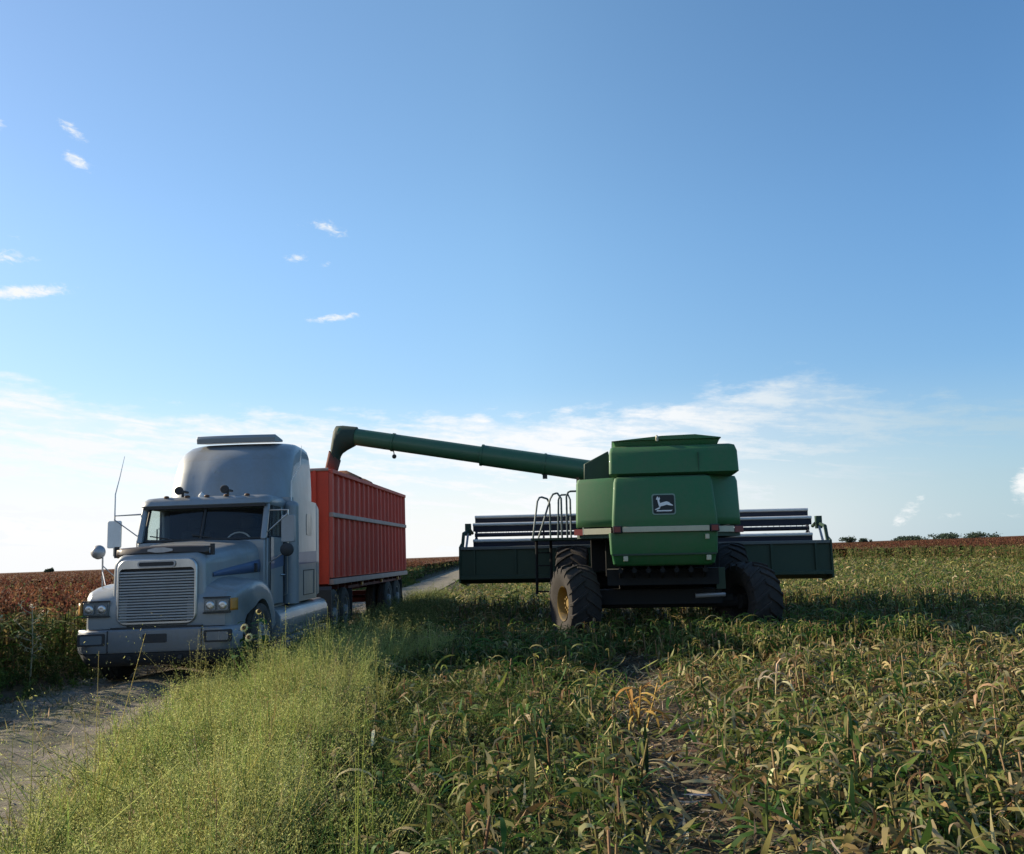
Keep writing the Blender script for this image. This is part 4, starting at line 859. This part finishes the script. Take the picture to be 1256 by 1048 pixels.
# --- stubble and broken leaves of the half cut field
def build_field():
    patch = lambda x, y: .5 + .5 * np.sin(1.1 * x + .5 * y + 1) * np.sin(.7 * y - .6 * x)     # drifts of greener and drier growth
    b = Bag()
    cx_, cy_ = field_points(1500, 4.0, 17, 1.15, lambda y: -.17 * y - .3 + 0 * y, lambda y: .62 * y + .8); cx_, cy_ = to_rows(cx_, cy_, .8)
    q = rng.integers(0, 1500, 7400); x, y = cx_[q] + rng.normal(0, .09, 7400), cy_[q] + rng.normal(0, .18, 7400)
    k = keep_off(x, y) & (y > 3.9) & (y < 17.5); k &= U(0, 1, len(x)) < .35 + .65 * patch(x, y); x, y, q = x[k], y[k], q[k]
    tall = (.55 + .9 * ((q * 7919) % 101) / 101.)                     # every clump broken off at its own height
    g = ((q * 31) % 97) / 97. < .30 + .5 * patch(x, y) - .22 * np.clip((x - track_x(y)) / 1.5, 0, 1) + .15 * (x < track_x(y) - .8)
    for m, pr in ((g, [5, 6, 5, 3.5, 1.6, 1]), (~g, [1.2, 2, 3.5, 5, 6, 3])):
        stubble_plants(b, x[m], y[m], U(.06, .30, m.sum()) * tall[m], 8, 1.0, 1.15, pr)
    n = 9000; x, y = field_points(n, 3.9, 17, 1.2, lambda y: -.17 * y, lambda y: .62 * y + .8); k = keep_off(x, y) | (U(0, 1, n) < .35); x, y = x[k], y[k]; n = len(x)      # leaves knocked flat
    b.add(ribbons(np.stack([x, y, ground_z(x, y) + U(.02, .16, n)], -1), U(0, 6.28, n), rng.normal(.15, .35, n), rng.normal(.5, .8, n), U(.10, .36, n), U(.012, .038, n), 5, rng.normal(0, .9, n)), pick(GREENS, [2, 3, 4, 5, 5.5, 3], n, .3), 12)
    n = 1500; y = U(13.2, 16.6, n); x = U(-1.6, 6.2, n); k = keep_off(x, y); x, y = x[k], y[k]
    stubble_plants(b, x, y, U(.25, .5, len(x)), 9, 1.15, 1.15, [6, 6, 4, 2, 1, .6])
    o = b.build('sorghum_stubble', M['leaf']); tag(o, 'broken sorghum stubble with drooping green and tan leaves in front of the combine', 'stubble', kind='stuff')
    b = Bag()
    x, y = field_points(16000, 16.5, 130, 1.45, lambda y: np.where(y < 24, -2.2, road_right(y) + .9), lambda y: .62 * y + 1.5)
    x, y = to_rows(x, y, .45); k = keep_off(x, y); x, y = x[k], y[k]; s = 1 + (y - 16) / 45
    for lo, hi in ((16, 26), (26, 45), (45, 140)):
        m = (y >= lo) & (y < hi); ss = (lo + hi) / 2; sc = 1 + (ss - 16) / 60
        stubble_plants(b, x[m], y[m], U(.2, .48, m.sum()), 7 if lo < 40 else 6, 1.3 + .1 * (sc - 1), sc * 1.3, [4, 5, 6, 4, 1.6, 1] if lo < 24 else [2, 3.5, 6, 5.5, 2.5, 1], 3, lo < 20)
    o = b.build('far_stubble', M['leaf']); tag(o, 'olive green sorghum regrowth running from beside the combine towards the red crop', 'stubble', kind='stuff')
    # loose straw on the soil
    b = Bag(); n = 9000
    x, y = field_points(n, 4.2, 18, 1.3, lambda y: -.15 * y, lambda y: .62 * y + .8); tx = U(0, 1, n) < .2; x = np.where(tx, track_x(y) + rng.normal(0, .5, n), x)
    z = ground_z(x, y) + U(.005, .06, n)
    b.add(ribbons(np.stack([x, y, z], -1), U(0, 6.28, n), rng.normal(.08, .18, n), rng.normal(.1, .5, n), U(.08, .36, n), U(.006, .022, n), 3, rng.normal(0, .6, n)), pick([(.30, .25, .16), (.40, .35, .25), (.18, .12, .07), (.12, .08, .05), (.16, .15, .07)], [4, 2, 3, 3, 2], n, .25), 8)
    o = b.build('straw_litter', M['straw']); tag(o, 'pale straw and dead leaves strewn over the dark soil', 'straw', kind='stuff')
build_field()

def weeds(bag, x, y, h, nsprig, nleaf, size, cols, probs, tipcol=None, lean=.45, jit=.25, kj=.22):
    n = len(x); z = ground_z(x, y); base = np.repeat(np.stack([x, y, z - .02], -1), nsprig, 0); N = n * nsprig
    a = U(0, 6.28, N); l = np.abs(rng.normal(0, lean, N)); hh = np.repeat(h, nsprig) * U(.55, 1.1, N)
    d = np.stack([np.cos(a) * np.sin(l), np.sin(a) * np.sin(l), np.cos(l)], -1); droop = U(0, .25, N)
    def at(t, idx): p = base[idx] + d[idx] * (hh[idx] * t)[:, None]; p[:, 2] -= droop[idx] * hh[idx] * t ** 2; p[:, :2] += d[idx][:, :2] * (droop[idx] * hh[idx] * t ** 2)[:, None]; return p
    i = np.arange(N); pc = pick(cols, probs, n, jit); sc = np.repeat(pc, nsprig, 0)
    m = at(np.full(N, .55), i); r = np.full(N, .0035)
    bag.add(sticks(base, m, r, r * .8), sc * .9, 6); bag.add(sticks(m, at(np.ones(N), i), r * .8, r * .4), sc, 6)
    K = N * nleaf; j = np.repeat(i, nleaf); t = U(.12, 1.06, K) ** .75; c = at(t, j); rad = (.05 + .13 * (1 - np.abs(t - .6))) * hh[j] * .55
    off = rng.normal(0, 1, (K, 3)); c += off * rad[:, None] * .6
    c[:, 2] = np.maximum(c[:, 2], .0)
    kc = sc[j] * np.exp(rng.normal(0, kj, (K, 1)))
    if tipcol is not None: kc = np.where(((t > .7) & (U(0, 1, K) < .6))[:, None], np.array(tipcol) * np.exp(rng.normal(0, kj, (K, 1))), kc)
    bag.add(flecks(c, U(.7, 1.9, K) * size, U(.2, .45, K) * size, .6), np.clip(kc, .005, .6), 4)

def build_weeds():
    YG = [(.39, .42, .13), (.31, .37, .11), (.47, .46, .18), (.17, .25, .06), (.46, .38, .19)]
    b = Bag()
    # feathery verge beside the road
    vr = lambda y: np.interp(y, [3, 5, 8, 11, 14], [-1.05, -1.2, -1.75, -2.2, -2.5]) + rng.normal(0, .28, y.shape)
    x, y = field_points(3300, 3.6, 13.5, 1.0, lambda y: road_right(y) - .25, vr)
    hump = .35 + .5 * np.clip((x - road_right(y)) / 1.2, 0, 1) * np.clip(1.0 + (y - 9) * .02, .8, 1.2)
    hump = hump * (.80 + .42 * np.sin(2.9 * x + 1.3 * y) * np.sin(1.9 * y - 1.1 * x + 1) + .16 * np.sin(6 * x - 4 * y))
    hump = hump * np.where((y > 9.2) & (x < -2.9), .55, 1)
    k = U(0, 1, len(x)) < .35 + .9 * np.clip((x - road_right(y)) / .6, 0, 1); x, y, hump = x[k], y[k], hump[k]
    cl = np.stack([U(-4.2, -.8, 60), U(3.5, 14, 60)], -1); q = rng.integers(0, 60, len(x)); dd = U(0, 1, len(x)) < .4          # draw part of them together into tussocks
    nx, ny = cl[q, 0] + rng.normal(0, .18, len(x)), cl[q, 1] + rng.normal(0, .2, len(x)); ok = dd & (nx > road_right(ny) - .05) & (nx < vr(ny) + .2)
    x, y = np.where(ok, nx, x), np.where(ok, ny, y); hump = np.where(ok, hump * (.8 + .5 * (q % 7) / 6), hump)
    weeds(b, x, y, hump * U(.5, 1.15, len(x)), 6, 58, .0135, YG, [5, 4, 4, 2, .6], (.46, .48, .17), .6, .16, .12)
    xg, yg = field_points(2200, 3.6, 13.5, 1.0, lambda y: road_right(y) - .1, vr); k = (yg < 9.3) | (xg > -2.9); xg, yg = xg[k], yg[k]; n = len(xg); B = np.stack([xg, yg, ground_z(xg, yg)], -1)
    b.add(ribbons(B, U(0, 6.28, n), U(.9, 1.5, n), U(.2, 1.6, n), U(.2, .6, n), U(.003, .008, n), 4, rng.normal(0, .5, n)), pick([(.22, .28, .07), (.14, .22, .045), (.36, .33, .15)], [3, 3, 1.5], n, .15), 10)
    for px_, py_, ph_ in ((-2.35, 13.0, .98), (-2.0, 13.4, .95), (-2.6, 12.7, .8), (-1.6, 13.8, .85), (-4.0, 11.4, .36), (-3.75, 10.9, .4), (-2.9, 11.0, .5), (-2.2, 11.8, .65), (-1.3, 14.4, .7)):
        m_ = 24; weeds(b, px_ + rng.normal(0, .2, m_), py_ + rng.normal(0, .2, m_), ph_ * U(.7, 1.1, m_), 6, 64, .017, YG, [5, 4, 4, 2, .6], (.40, .42, .16), .3, .14, .12)
    n = 70; xd, yd = field_points(n, 4.6, 13, 1.0, lambda y: road_right(y) + .55, vr); p0 = np.stack([xd, yd, ground_z(xd, yd)], -1); p1 = p0 + np.stack([rng.normal(0, .1, n), rng.normal(0, .1, n), U(.3, .6, n)], -1)
    dc = pick([(.34, .27, .17), (.22, .16, .10)], [2, 1], n, .2); b.add(sticks(p0, p1, np.full(n, .004), np.full(n, .002)), dc, 6)
    q_ = np.repeat(np.arange(n), 9); t_ = U(.6, 1.02, n * 9)[:, None]; b.add(flecks(p0[q_] * (1 - t_) + p1[q_] * t_ + rng.normal(0, .018, (n * 9, 3)), U(.015, .035, n * 9), U(.006, .012, n * 9), .8), dc[q_], 4)
    o = b.build('verge_weeds', M['weed']); tag(o, 'feathery yellow green weeds on the verge between the dirt road and the field', 'weeds', kind='stuff')
    b = Bag()
    x, y = field_points(1500, 13, 34, 1.2, lambda y: road_right(y) + 0 * y, lambda y: np.interp(y, [13, 20, 34], [-2.0, -1.6, -2.6]))
    weeds(b, x, y, U(.35, .75, len(x)), 4, 22, .034, [(.10, .14, .04), (.15, .175, .05), (.07, .11, .03), (.22, .21, .08)], [4, 3, 3, 1.5], (.26, .28, .11))
    o = b.build('roadside_weeds', M['weed']); tag(o, 'green weeds growing along the track beside the trailer wheels', 'weeds', kind='stuff')
    # low dark weeds creeping from the verge into the stubble
    b = Bag()
    x, y = field_points(3400, 4.0, 17, 1.05, lambda y: np.interp(y, [3, 5, 8, 11, 17], [-1.1, -1.4, -1.9, -2.4, -2.8]), lambda y: np.interp(y, [4, 8, 12, 17], [.9, .8, .9, 1.2]))
    k = keep_off(x, y) & (U(0, 1, len(x)) < np.interp(x, [-2, -.4, 1], [1, .8, .15])); x, y = x[k], y[k]
    weeds(b, x, y, U(.16, .42, len(x)), 4, 20, .028, [(.06, .10, .03), (.09, .13, .035), (.13, .15, .045), (.20, .17, .08)], [4, 4, 3, 1.3], None, .7)
    x, y = field_points(1700, 4.0, 16, 1.1, lambda y: .3 + 0 * y, lambda y: .62 * y + .6); k = keep_off(x, y); x, y = x[k], y[k]
    weeds(b, x, y, U(.10, .30, len(x)), 3, 16, .026, [(.05, .10, .02), (.09, .14, .03), (.16, .17, .045), (.26, .20, .09), (.13, .07, .035)], [4, 4, 3, 2, 1], None, .8)
    o = b.build('field_weeds', M['weed']); tag(o, 'low tangled green weeds creeping from the verge into the stubble', 'weeds', kind='stuff')
    # grass and weeds at the foot of the standing crop, left of the truck, and thin grass on the road crown
    b = Bag()
    x, y = field_points(1500, 6, 60, 1.3, lambda y: road_left(y) - 1.2, lambda y: road_left(y) + .25)
    weeds(b, x, y, U(.2, .8, len(x)) * np.clip((road_left(y) + .5 - x) / .9, .25, 1), 4, 16, .045, [(.05, .09, .025), (.08, .12, .03), (.12, .14, .045), (.2, .17, .08)], [4, 4, 2, 1], None, .5)
    o = b.build('ditch_weeds', M['weed']); tag(o, 'dark green weeds at the foot of the standing sorghum left of the truck', 'weeds', kind='stuff')
    b = Bag()
    x, y = field_points(6500, 4, 30, 1.2, lambda y: road_left(y) + .1, lambda y: road_right(y) - .05); u = (x - road_left(y)) / (road_right(y) - road_left(y))
    k = U(0, 1, len(x)) < .12 * .6 + .9 * np.exp(-((u - .5) / .09) ** 2) * (np.sin(2.1 * y + 3 * np.sin(y)) > -.3) + .6 * (u < .14) + .7 * (u > .86); x, y = x[k], y[k]; n = len(x)
    kk = 9; B = np.repeat(np.stack([x, y, np.full(n, .01)], -1), kk, 0); B[:, :2] += rng.normal(0, .05, (n * kk, 2))
    b.add(ribbons(B, U(0, 6.28, n * kk), U(.3, 1.4, n * kk), U(.2, 1.2, n * kk), U(.05, .18, n * kk), U(.005, .012, n * kk), 2), pick([(.10, .13, .04), (.19, .18, .08), (.28, .23, .14)], [3, 3, 2], n * kk), 6)
    n = 2600; x, y = field_points(n, 4, 26, 1.3, lambda y: road_left(y), lambda y: road_right(y) + .1)
    b.add(ribbons(np.stack([x, y, np.full(n, .045) + U(0, .03, n)], -1), rng.normal(1.5, .9, n), rng.normal(.05, .12, n), rng.normal(.1, .3, n), U(.05, .3, n), U(.004, .014, n), 2, rng.normal(0, .6, n)), pick([(.32, .27, .17), (.16, .13, .09), (.11, .12, .05)], [3, 2, 2], n, .25), 6)
    o = b.build('road_grass', M['weed']); tag(o, 'thin tufts of grass between the wheel ruts of the dirt road', 'grass', kind='stuff')
build_weeds()

# --- standing sorghum: leaves below, rusty heads on top
def sorghum(bag, x, y, sc, nleaf=7, nhead=12, hmean=.98):
    n = len(x); z = ground_z(x, y); h = hmean * U(.88, 1.12, n); ln = rng.normal(0, .05, (n, 2))
    base = np.stack([x, y, z], -1); top = base.copy(); top[:, :2] += ln * h[:, None]; top[:, 2] += h
    r = U(.008, .012, n) * sc; bag.add(sticks(base, top, r, r * .7), pick([(.11, .12, .045), (.18, .14, .07)], [2, 1], n), 6)
    N = n * nleaf; f = U(.15, .9, N); B = np.repeat(base, nleaf, 0) * (1 - f)[:, None] + np.repeat(top, nleaf, 0) * f[:, None]
    bag.add(ribbons(B, U(0, 6.28, N), U(.5, 1.2, N), U(1.0, 2.6, N), U(.3, .55, N), U(.025, .05, N) * np.repeat(sc, nleaf) if hasattr(sc, '__len__') else U(.025, .05, N) * sc, 4, rng.normal(0, .6, N)), pick([(.08, .14, .035), (.15, .18, .05), (.27, .23, .09), (.20, .11, .055)], [3.5, 3, 2.5, 1.5], N), 10)
    K = n * nhead; c = np.repeat(top, nhead, 0); t = U(-.02, 1, K); c[:, 2] += t * .26; rad = .045 * np.sin(np.pi * np.clip(t * .85 + .12, 0, 1)) * (np.repeat(sc, nhead) ** .6 if hasattr(sc, '__len__') else sc ** .6)
    a = U(0, 6.28, K); c[:, 0] += np.cos(a) * rad; c[:, 1] += np.sin(a) * rad
    hc = np.repeat(pick([(.125, .048, .030), (.16, .07, .038), (.10, .048, .03), (.19, .11, .055)], [4, 3, 2, 1.5], n, .18), nhead, 0) * np.exp(rng.normal(0, .2, (K, 1)))
    s_ = np.repeat(sc, nhead) if hasattr(sc, '__len__') else sc
    bag.add(flecks(c, U(.05, .09, K) * s_ ** .7, U(.03, .055, K) * s_ ** .7, 1.0), hc, 4)
def right_edge_x(y): return np.interp(y, [40, 50, 62, 80, 100, 125, 160, 250, 900], [27, 29, 30.5, 28.5, 24, 10, -3, -5, -20])
def build_crop():
    b = Bag()
    x, y = field_points(5200, 7, 75, 1.35, lambda y: -.62 * y - 4.5, lambda y: road_left(y) - .85 + 0 * y)
    x = np.where(U(0, 1, len(x)) < .35, road_left(y) - .9 - np.abs(rng.normal(0, .8, len(x))), x)
    sorghum(b, x, y, 1 + np.clip(y - 15, 0, 80) / 50)
    o = b.build('sorghum_crop', M['crop']); tag(o, 'standing sorghum with rusty red heads on the left side of the dirt road', 'crop', kind='stuff')
    b = Bag()
    x, y = field_points(9000, 75, 420, 1.7, lambda y: -.62 * y - 5, lambda y: road_left(y) - .5)
    sorghum(b, x, y, 2 + (y - 75) / 110, 3, 7)
    o = b.build('distant_sorghum_crop', M['crop']); tag(o, 'far red brown sorghum stretching to the horizon left of the road', 'crop', kind='stuff')
    b = Bag(); n = 15000
    y = 44 * (420 / 44) ** U(0, 1, n); x = U(-.02 * 400, .64, n) * 0 + (right_edge_x(y) + (.64 * y + 6 - right_edge_x(y)) * U(0, 1, n)); k = x > right_edge_x(y); x, y = x[k], y[k]
    sorghum(b, x, y, 1.6 + (y - 44) / 90, 4, 9, 1.1)
    o = b.build('uncut_sorghum_crop', M['crop']); tag(o, 'rust red uncut sorghum strip along the horizon behind and right of the combine', 'crop', kind='stuff')
    # the closed canopy that carries on to the horizon
    top = lambda x, y: 1.02 + .05 * np.sin(.8 * x + .3 * y) * np.sin(.5 * y - .2 * x) + 0 * x
    yl = np.concatenate([np.linspace(60, 200, 60), np.geomspace(210, 6500, 40)])
    sheet('sorghum_field', np.linspace(0, 1, 60) ** 2.2, yl, top, M['cropfloor'], lambda X, Y: (road_left(np.minimum(Y, 900)) - 1.5) + (-.75 * Y - 40 - (road_left(np.minimum(Y, 900)) - 1.5)) * X)
    yl = np.concatenate([np.linspace(66, 200, 60), np.geomspace(210, 6500, 40)])
    sheet('uncut_sorghum_field', np.linspace(0, 1, 60) ** 1.5, yl, top, M['cropfloor'], lambda X, Y: (right_edge_x(np.minimum(Y, 900)) + 2.5) + (np.maximum(.8 * Y + 30, 60) - (right_edge_x(np.minimum(Y, 900)) + 2.5)) * X)
build_crop()

# ------------------------------------------------------------------ single plants
def sunflower(x, y, label):
    T = empty('wild_sunflower', (x, y, float(ground_z(x, y)))); tag(T, label, 'sunflower'); g = np.random.default_rng(5)
    st = MB(); tips = []
    st.tube([(0, 0, -.05), (.01, 0, .4), (.03, -.05, .75), (.06, -.12, 1.10)], [.014, .012, .009, .005], 6); tips.append(((.06, -.12, 1.10), (.4, -.7, .3)))
    for p0, p1, p2 in (((.01, 0, .35), (-.06, -.12, .68), (-.10, -.24, .90)), ((.02, 0, .5), (-.03, -.12, .68), (-.03, -.26, .78)), ((.0, 0, .2), (.12, -.02, .45), (.16, -.05, .62)), ((0, 0, .25), (-.16, .02, .42), (-.26, -.02, .52))):
        st.tube([p0, p1, p2], [.009, .007, .004], 5); tips.append((p2, (-.2, -.9, .35)))
    st.build('stem', M['stem'], T)
    b = Bag(); n = 110; z = g.uniform(.1, 1.02, n); z = z * np.where(g.uniform(0, 1, n) < .7, .76, 1); B = np.stack([g.normal(-.02, .085, n), g.normal(.03, .05, n), z], -1)
    b.add(ribbons(B, g.uniform(0, 6.28, n), g.uniform(.0, .8, n), g.uniform(.4, 1.8, n), g.uniform(.11, .23, n), g.uniform(.06, .12, n), 4, g.normal(0, .4, n)), pick([(.05, .10, .035), (.08, .14, .05), (.12, .18, .07)], [3, 3, 2], n, .2, g), 10)
    b.build('foliage', M['leaf'], T)
    for i, (p, nrm) in enumerate(tips[:3]):
        F = empty('flower', p, parent=T); F.rotation_euler = Vector(nrm).to_track_quat('Z', 'Y').to_euler(); r = .048
        q = MB(); q.lathe([(0, .001), (.012, .012), (.012, .022), (-.004, .03), (-.012, .001)], n=14, axis='z'); q.build('disc', M['seed'], F, 40)
        k = 14; a = np.arange(k) * 6.283 / k; B = np.stack([np.cos(a) * .018, np.sin(a) * .018, 0 * a], -1); bb = Bag()
        bb.add(ribbons(B, a, np.full(k, .15 if i else -.8), np.full(k, .5), np.full(k, .042), np.full(k, .02), 3), pick([(.66, .58, .24), (.6, .55, .3)], [1, 1], k, .1, g), 8); bb.build('petals', M['leaf'], F)
M['stem'] = paint('plant_stem', (.13, .15, .06), .7, 0, .4, (.2, .16, .1), 8)
M['seed'] = paint('seed_disc', (.07, .04, .015), .8, 0, .3, (.15, .1, .04), 20)
sunflower(-3.46, 11.95, 'wild sunflower plant with pale yellow blooms in front of the truck wheel')
def stalk_weed(x, y, h, label, seed):
    T = empty('tall_weed', (x, y, float(ground_z(x, y)))); tag(T, label, 'weed'); g = np.random.default_rng(seed)
    q = MB(); q.tube([(0, 0, -.04), (.02, 0, h * .5), (-.02, .02, h)], [.012, .01, .006], 6)
    tips = []
    for k in range(9):
        z = h * g.uniform(.4, .95); a = g.uniform(0, 6.28); l = g.uniform(.12, .26); p = (math.cos(a) * l, math.sin(a) * l * .7, z + l * g.uniform(.2, .9)); q.tube([(0, 0, z), (p[0] * .5, p[1] * .5, z + (p[2] - z) * .35), p], [.006, .005, .003], 5); tips.append(p)
    tips.append((-.02, .02, h)); q.build('stem', M['palestem'], T)
    c = np.array([t for t in tips for _ in range(7)]) + g.normal(0, .022, (len(tips) * 7, 3)); n = len(c); b = Bag()
    b.add(flecks(c, g.uniform(.03, .07, n), g.uniform(.012, .03, n), .6, g), pick([(.42, .42, .32), (.30, .32, .2), (.2, .22, .1)], [2, 2, 1], n, .2, g), 4)
    m = 26; B = np.stack([g.normal(0, .03, m), g.normal(0, .03, m), g.uniform(.02, h * .8, m)], -1)
    b.add(ribbons(B, g.uniform(0, 6.28, m), g.uniform(.1, .9, m), g.uniform(.5, 1.6, m), g.uniform(.10, .24, m), g.uniform(.02, .05, m), 3), pick([(.08, .12, .04), (.15, .16, .06)], [2, 1], m, .2, g), 8); b.build('foliage', M['leaf'], T)
M['palestem'] = paint('pale_stem', (.30, .30, .2), .7, 0, .3, (.25, .2, .12), 8)
stalk_weed(-6.95, 12.9, 1.12, 'tall pale seeding weed at the road edge left of the truck', 3)
stalk_weed(-7.25, 12.3, .95, 'bushy weed with whitish tips at the extreme left edge of the road', 9)
def dry_clump(x, y, cols, probs, n, h, label, seed, ln=(.3, .5)):
    T = empty('sorghum_plant', (x, y, float(ground_z(x, y)))); tag(T, label, 'sorghum plant', 'single withered sorghum plants standing in the stubble'); g = np.random.default_rng(seed)
    k = 4; p0 = np.stack([g.normal(0, .06, k), g.normal(0, .05, k), np.full(k, -.04)], -1); p1 = p0 + np.stack([g.normal(0, .09, k), g.normal(0, .08, k), g.uniform(.7, 1, k) * h], -1)
    b = Bag(); b.add(sticks(p0, p1, np.full(k, .011), np.full(k, .007)), pick(cols, probs, k, .1, g), 6); b.build('stem', M['straw'], T)
    i = g.integers(0, k, n); f = g.uniform(.35, 1, n); B = p0[i] * (1 - f)[:, None] + p1[i] * f[:, None]; b = Bag()
    b.add(ribbons(B, g.uniform(0, 6.28, n), g.uniform(.5, 1.3, n), g.uniform(1.8, 3.2, n), g.uniform(*ln, n), g.uniform(.016, .032, n), 6, g.normal(0, .6, n)), pick(cols, probs, n, .15, g), 14); b.build('foliage', M['straw'], T)
dry_clump(1.05, 8.5, [(.42, .24, .06), (.48, .34, .10), (.30, .16, .05)], [3, 2, 1], 22, .52, 'golden brown withered sorghum clump left of the bare wheel track', 11)
dry_clump(.18, 6.1, [(.45, .40, .14), (.25, .24, .08), (.15, .17, .06)], [3, 2, 1], 12, .28, 'small yellow leaved sorghum stub in the middle of the foreground', 12)
dry_clump(2.75, 9.3, [(.30, .24, .14), (.40, .32, .2), (.2, .13, .08)], [2, 2, 1], 16, .48, 'bleached sorghum clump of bare stalks right of the wheel track', 13)
dry_clump(3.05, 6.1, [(.30, .27, .12), (.14, .16, .05), (.4, .33, .2)], [2, 2, 1], 16, .45, 'leafy tan and green sorghum clump at the lower right corner', 14)

# ------------------------------------------------------------------ distant trees
def tree(x, y, w, h, label, seed, group='trees on the far horizon'):
    g = np.random.default_rng(seed); T = empty('distant_tree', (x, y, 0)); tag(T, label, 'tree', group)
    q = MB(); q.tube([(0, 0, 0), (.1, 0, h * .3), (0, .1, h * .6)], [.3, .22, .12], 6)
    for k in range(4): a = k * 1.57; q.tube([(0, 0, h * .3), (math.cos(a) * w * .25, math.sin(a) * w * .25, h * .6)], [.15, .06], 5)
    q.build('trunk', M['bark'], T)
    n = 520; cl = g.normal(0, 1, (9, 3)); cl[:, :2] *= w * .24; cl[:, :2] *= 1.5; cl[:, 2] = h * (.50 + .16 * np.clip(cl[:, 2], -1.3, 1.0))
    c = cl[g.integers(0, 9, n)] + g.normal(0, 1, (n, 3)) * np.array([w * .13, w * .13, h * .12]); c[:, 2] = np.clip(c[:, 2], h * .1, h)
    b = Bag(); b.add(flecks(c, g.uniform(.7, 1.4, n), g.uniform(.5, 1.0, n), .2, g), pick([(.05, .075, .05), (.065, .09, .055), (.04, .065, .045)], [2, 1, 1], n, .2, g), 4); b.build('crown', M['leaf'], T)
M['bark'] = paint('bark', (.06, .045, .035), .9, 0, .3, (.1, .08, .06), 3)
from math import tan
def horizon_x(px, Y): return (px - 628) / 1088 * Y * 1.012
for i, (px, w, h, lab) in enumerate([(1097, 10, 5.2, 'low round tree at the left end of the dark tree line on the horizon'), (1111, 9, 5.0, 'low tree second from the left in the tree line on the horizon'),
        (1131, 9, 4.9, 'small tree just right of the gap in the tree line on the horizon'), (1146, 11, 6.0, 'broad tree in the middle of the tree line on the horizon'), (1160, 9, 6.4, 'taller tree in the middle right of the tree line on the horizon'),
        (1172, 9, 5.4, 'tree third from the right end of the tree line on the horizon'), (1185, 11, 6.3, 'flat topped tree second from the right end of the tree line on the horizon'), (1198, 11, 6.2, 'flat topped tree at the right end of the tree line on the horizon')]):
    tree(horizon_x(px, 520), 520 + (i % 3) * 14, w * 1.12, h * .85, lab, 40 + i)
tree(horizon_x(1027, 520), 520, 6, 5.0, 'small lone tree on the horizon just right of the header', 60)
tree(horizon_x(1044, 560), 560, 4, 4.0, 'tiny lone bush between the header and the tree line on the horizon', 61)
tree(horizon_x(25, 520), 560, 4, 4.2, 'solitary round tree on the horizon left of the truck', 62)
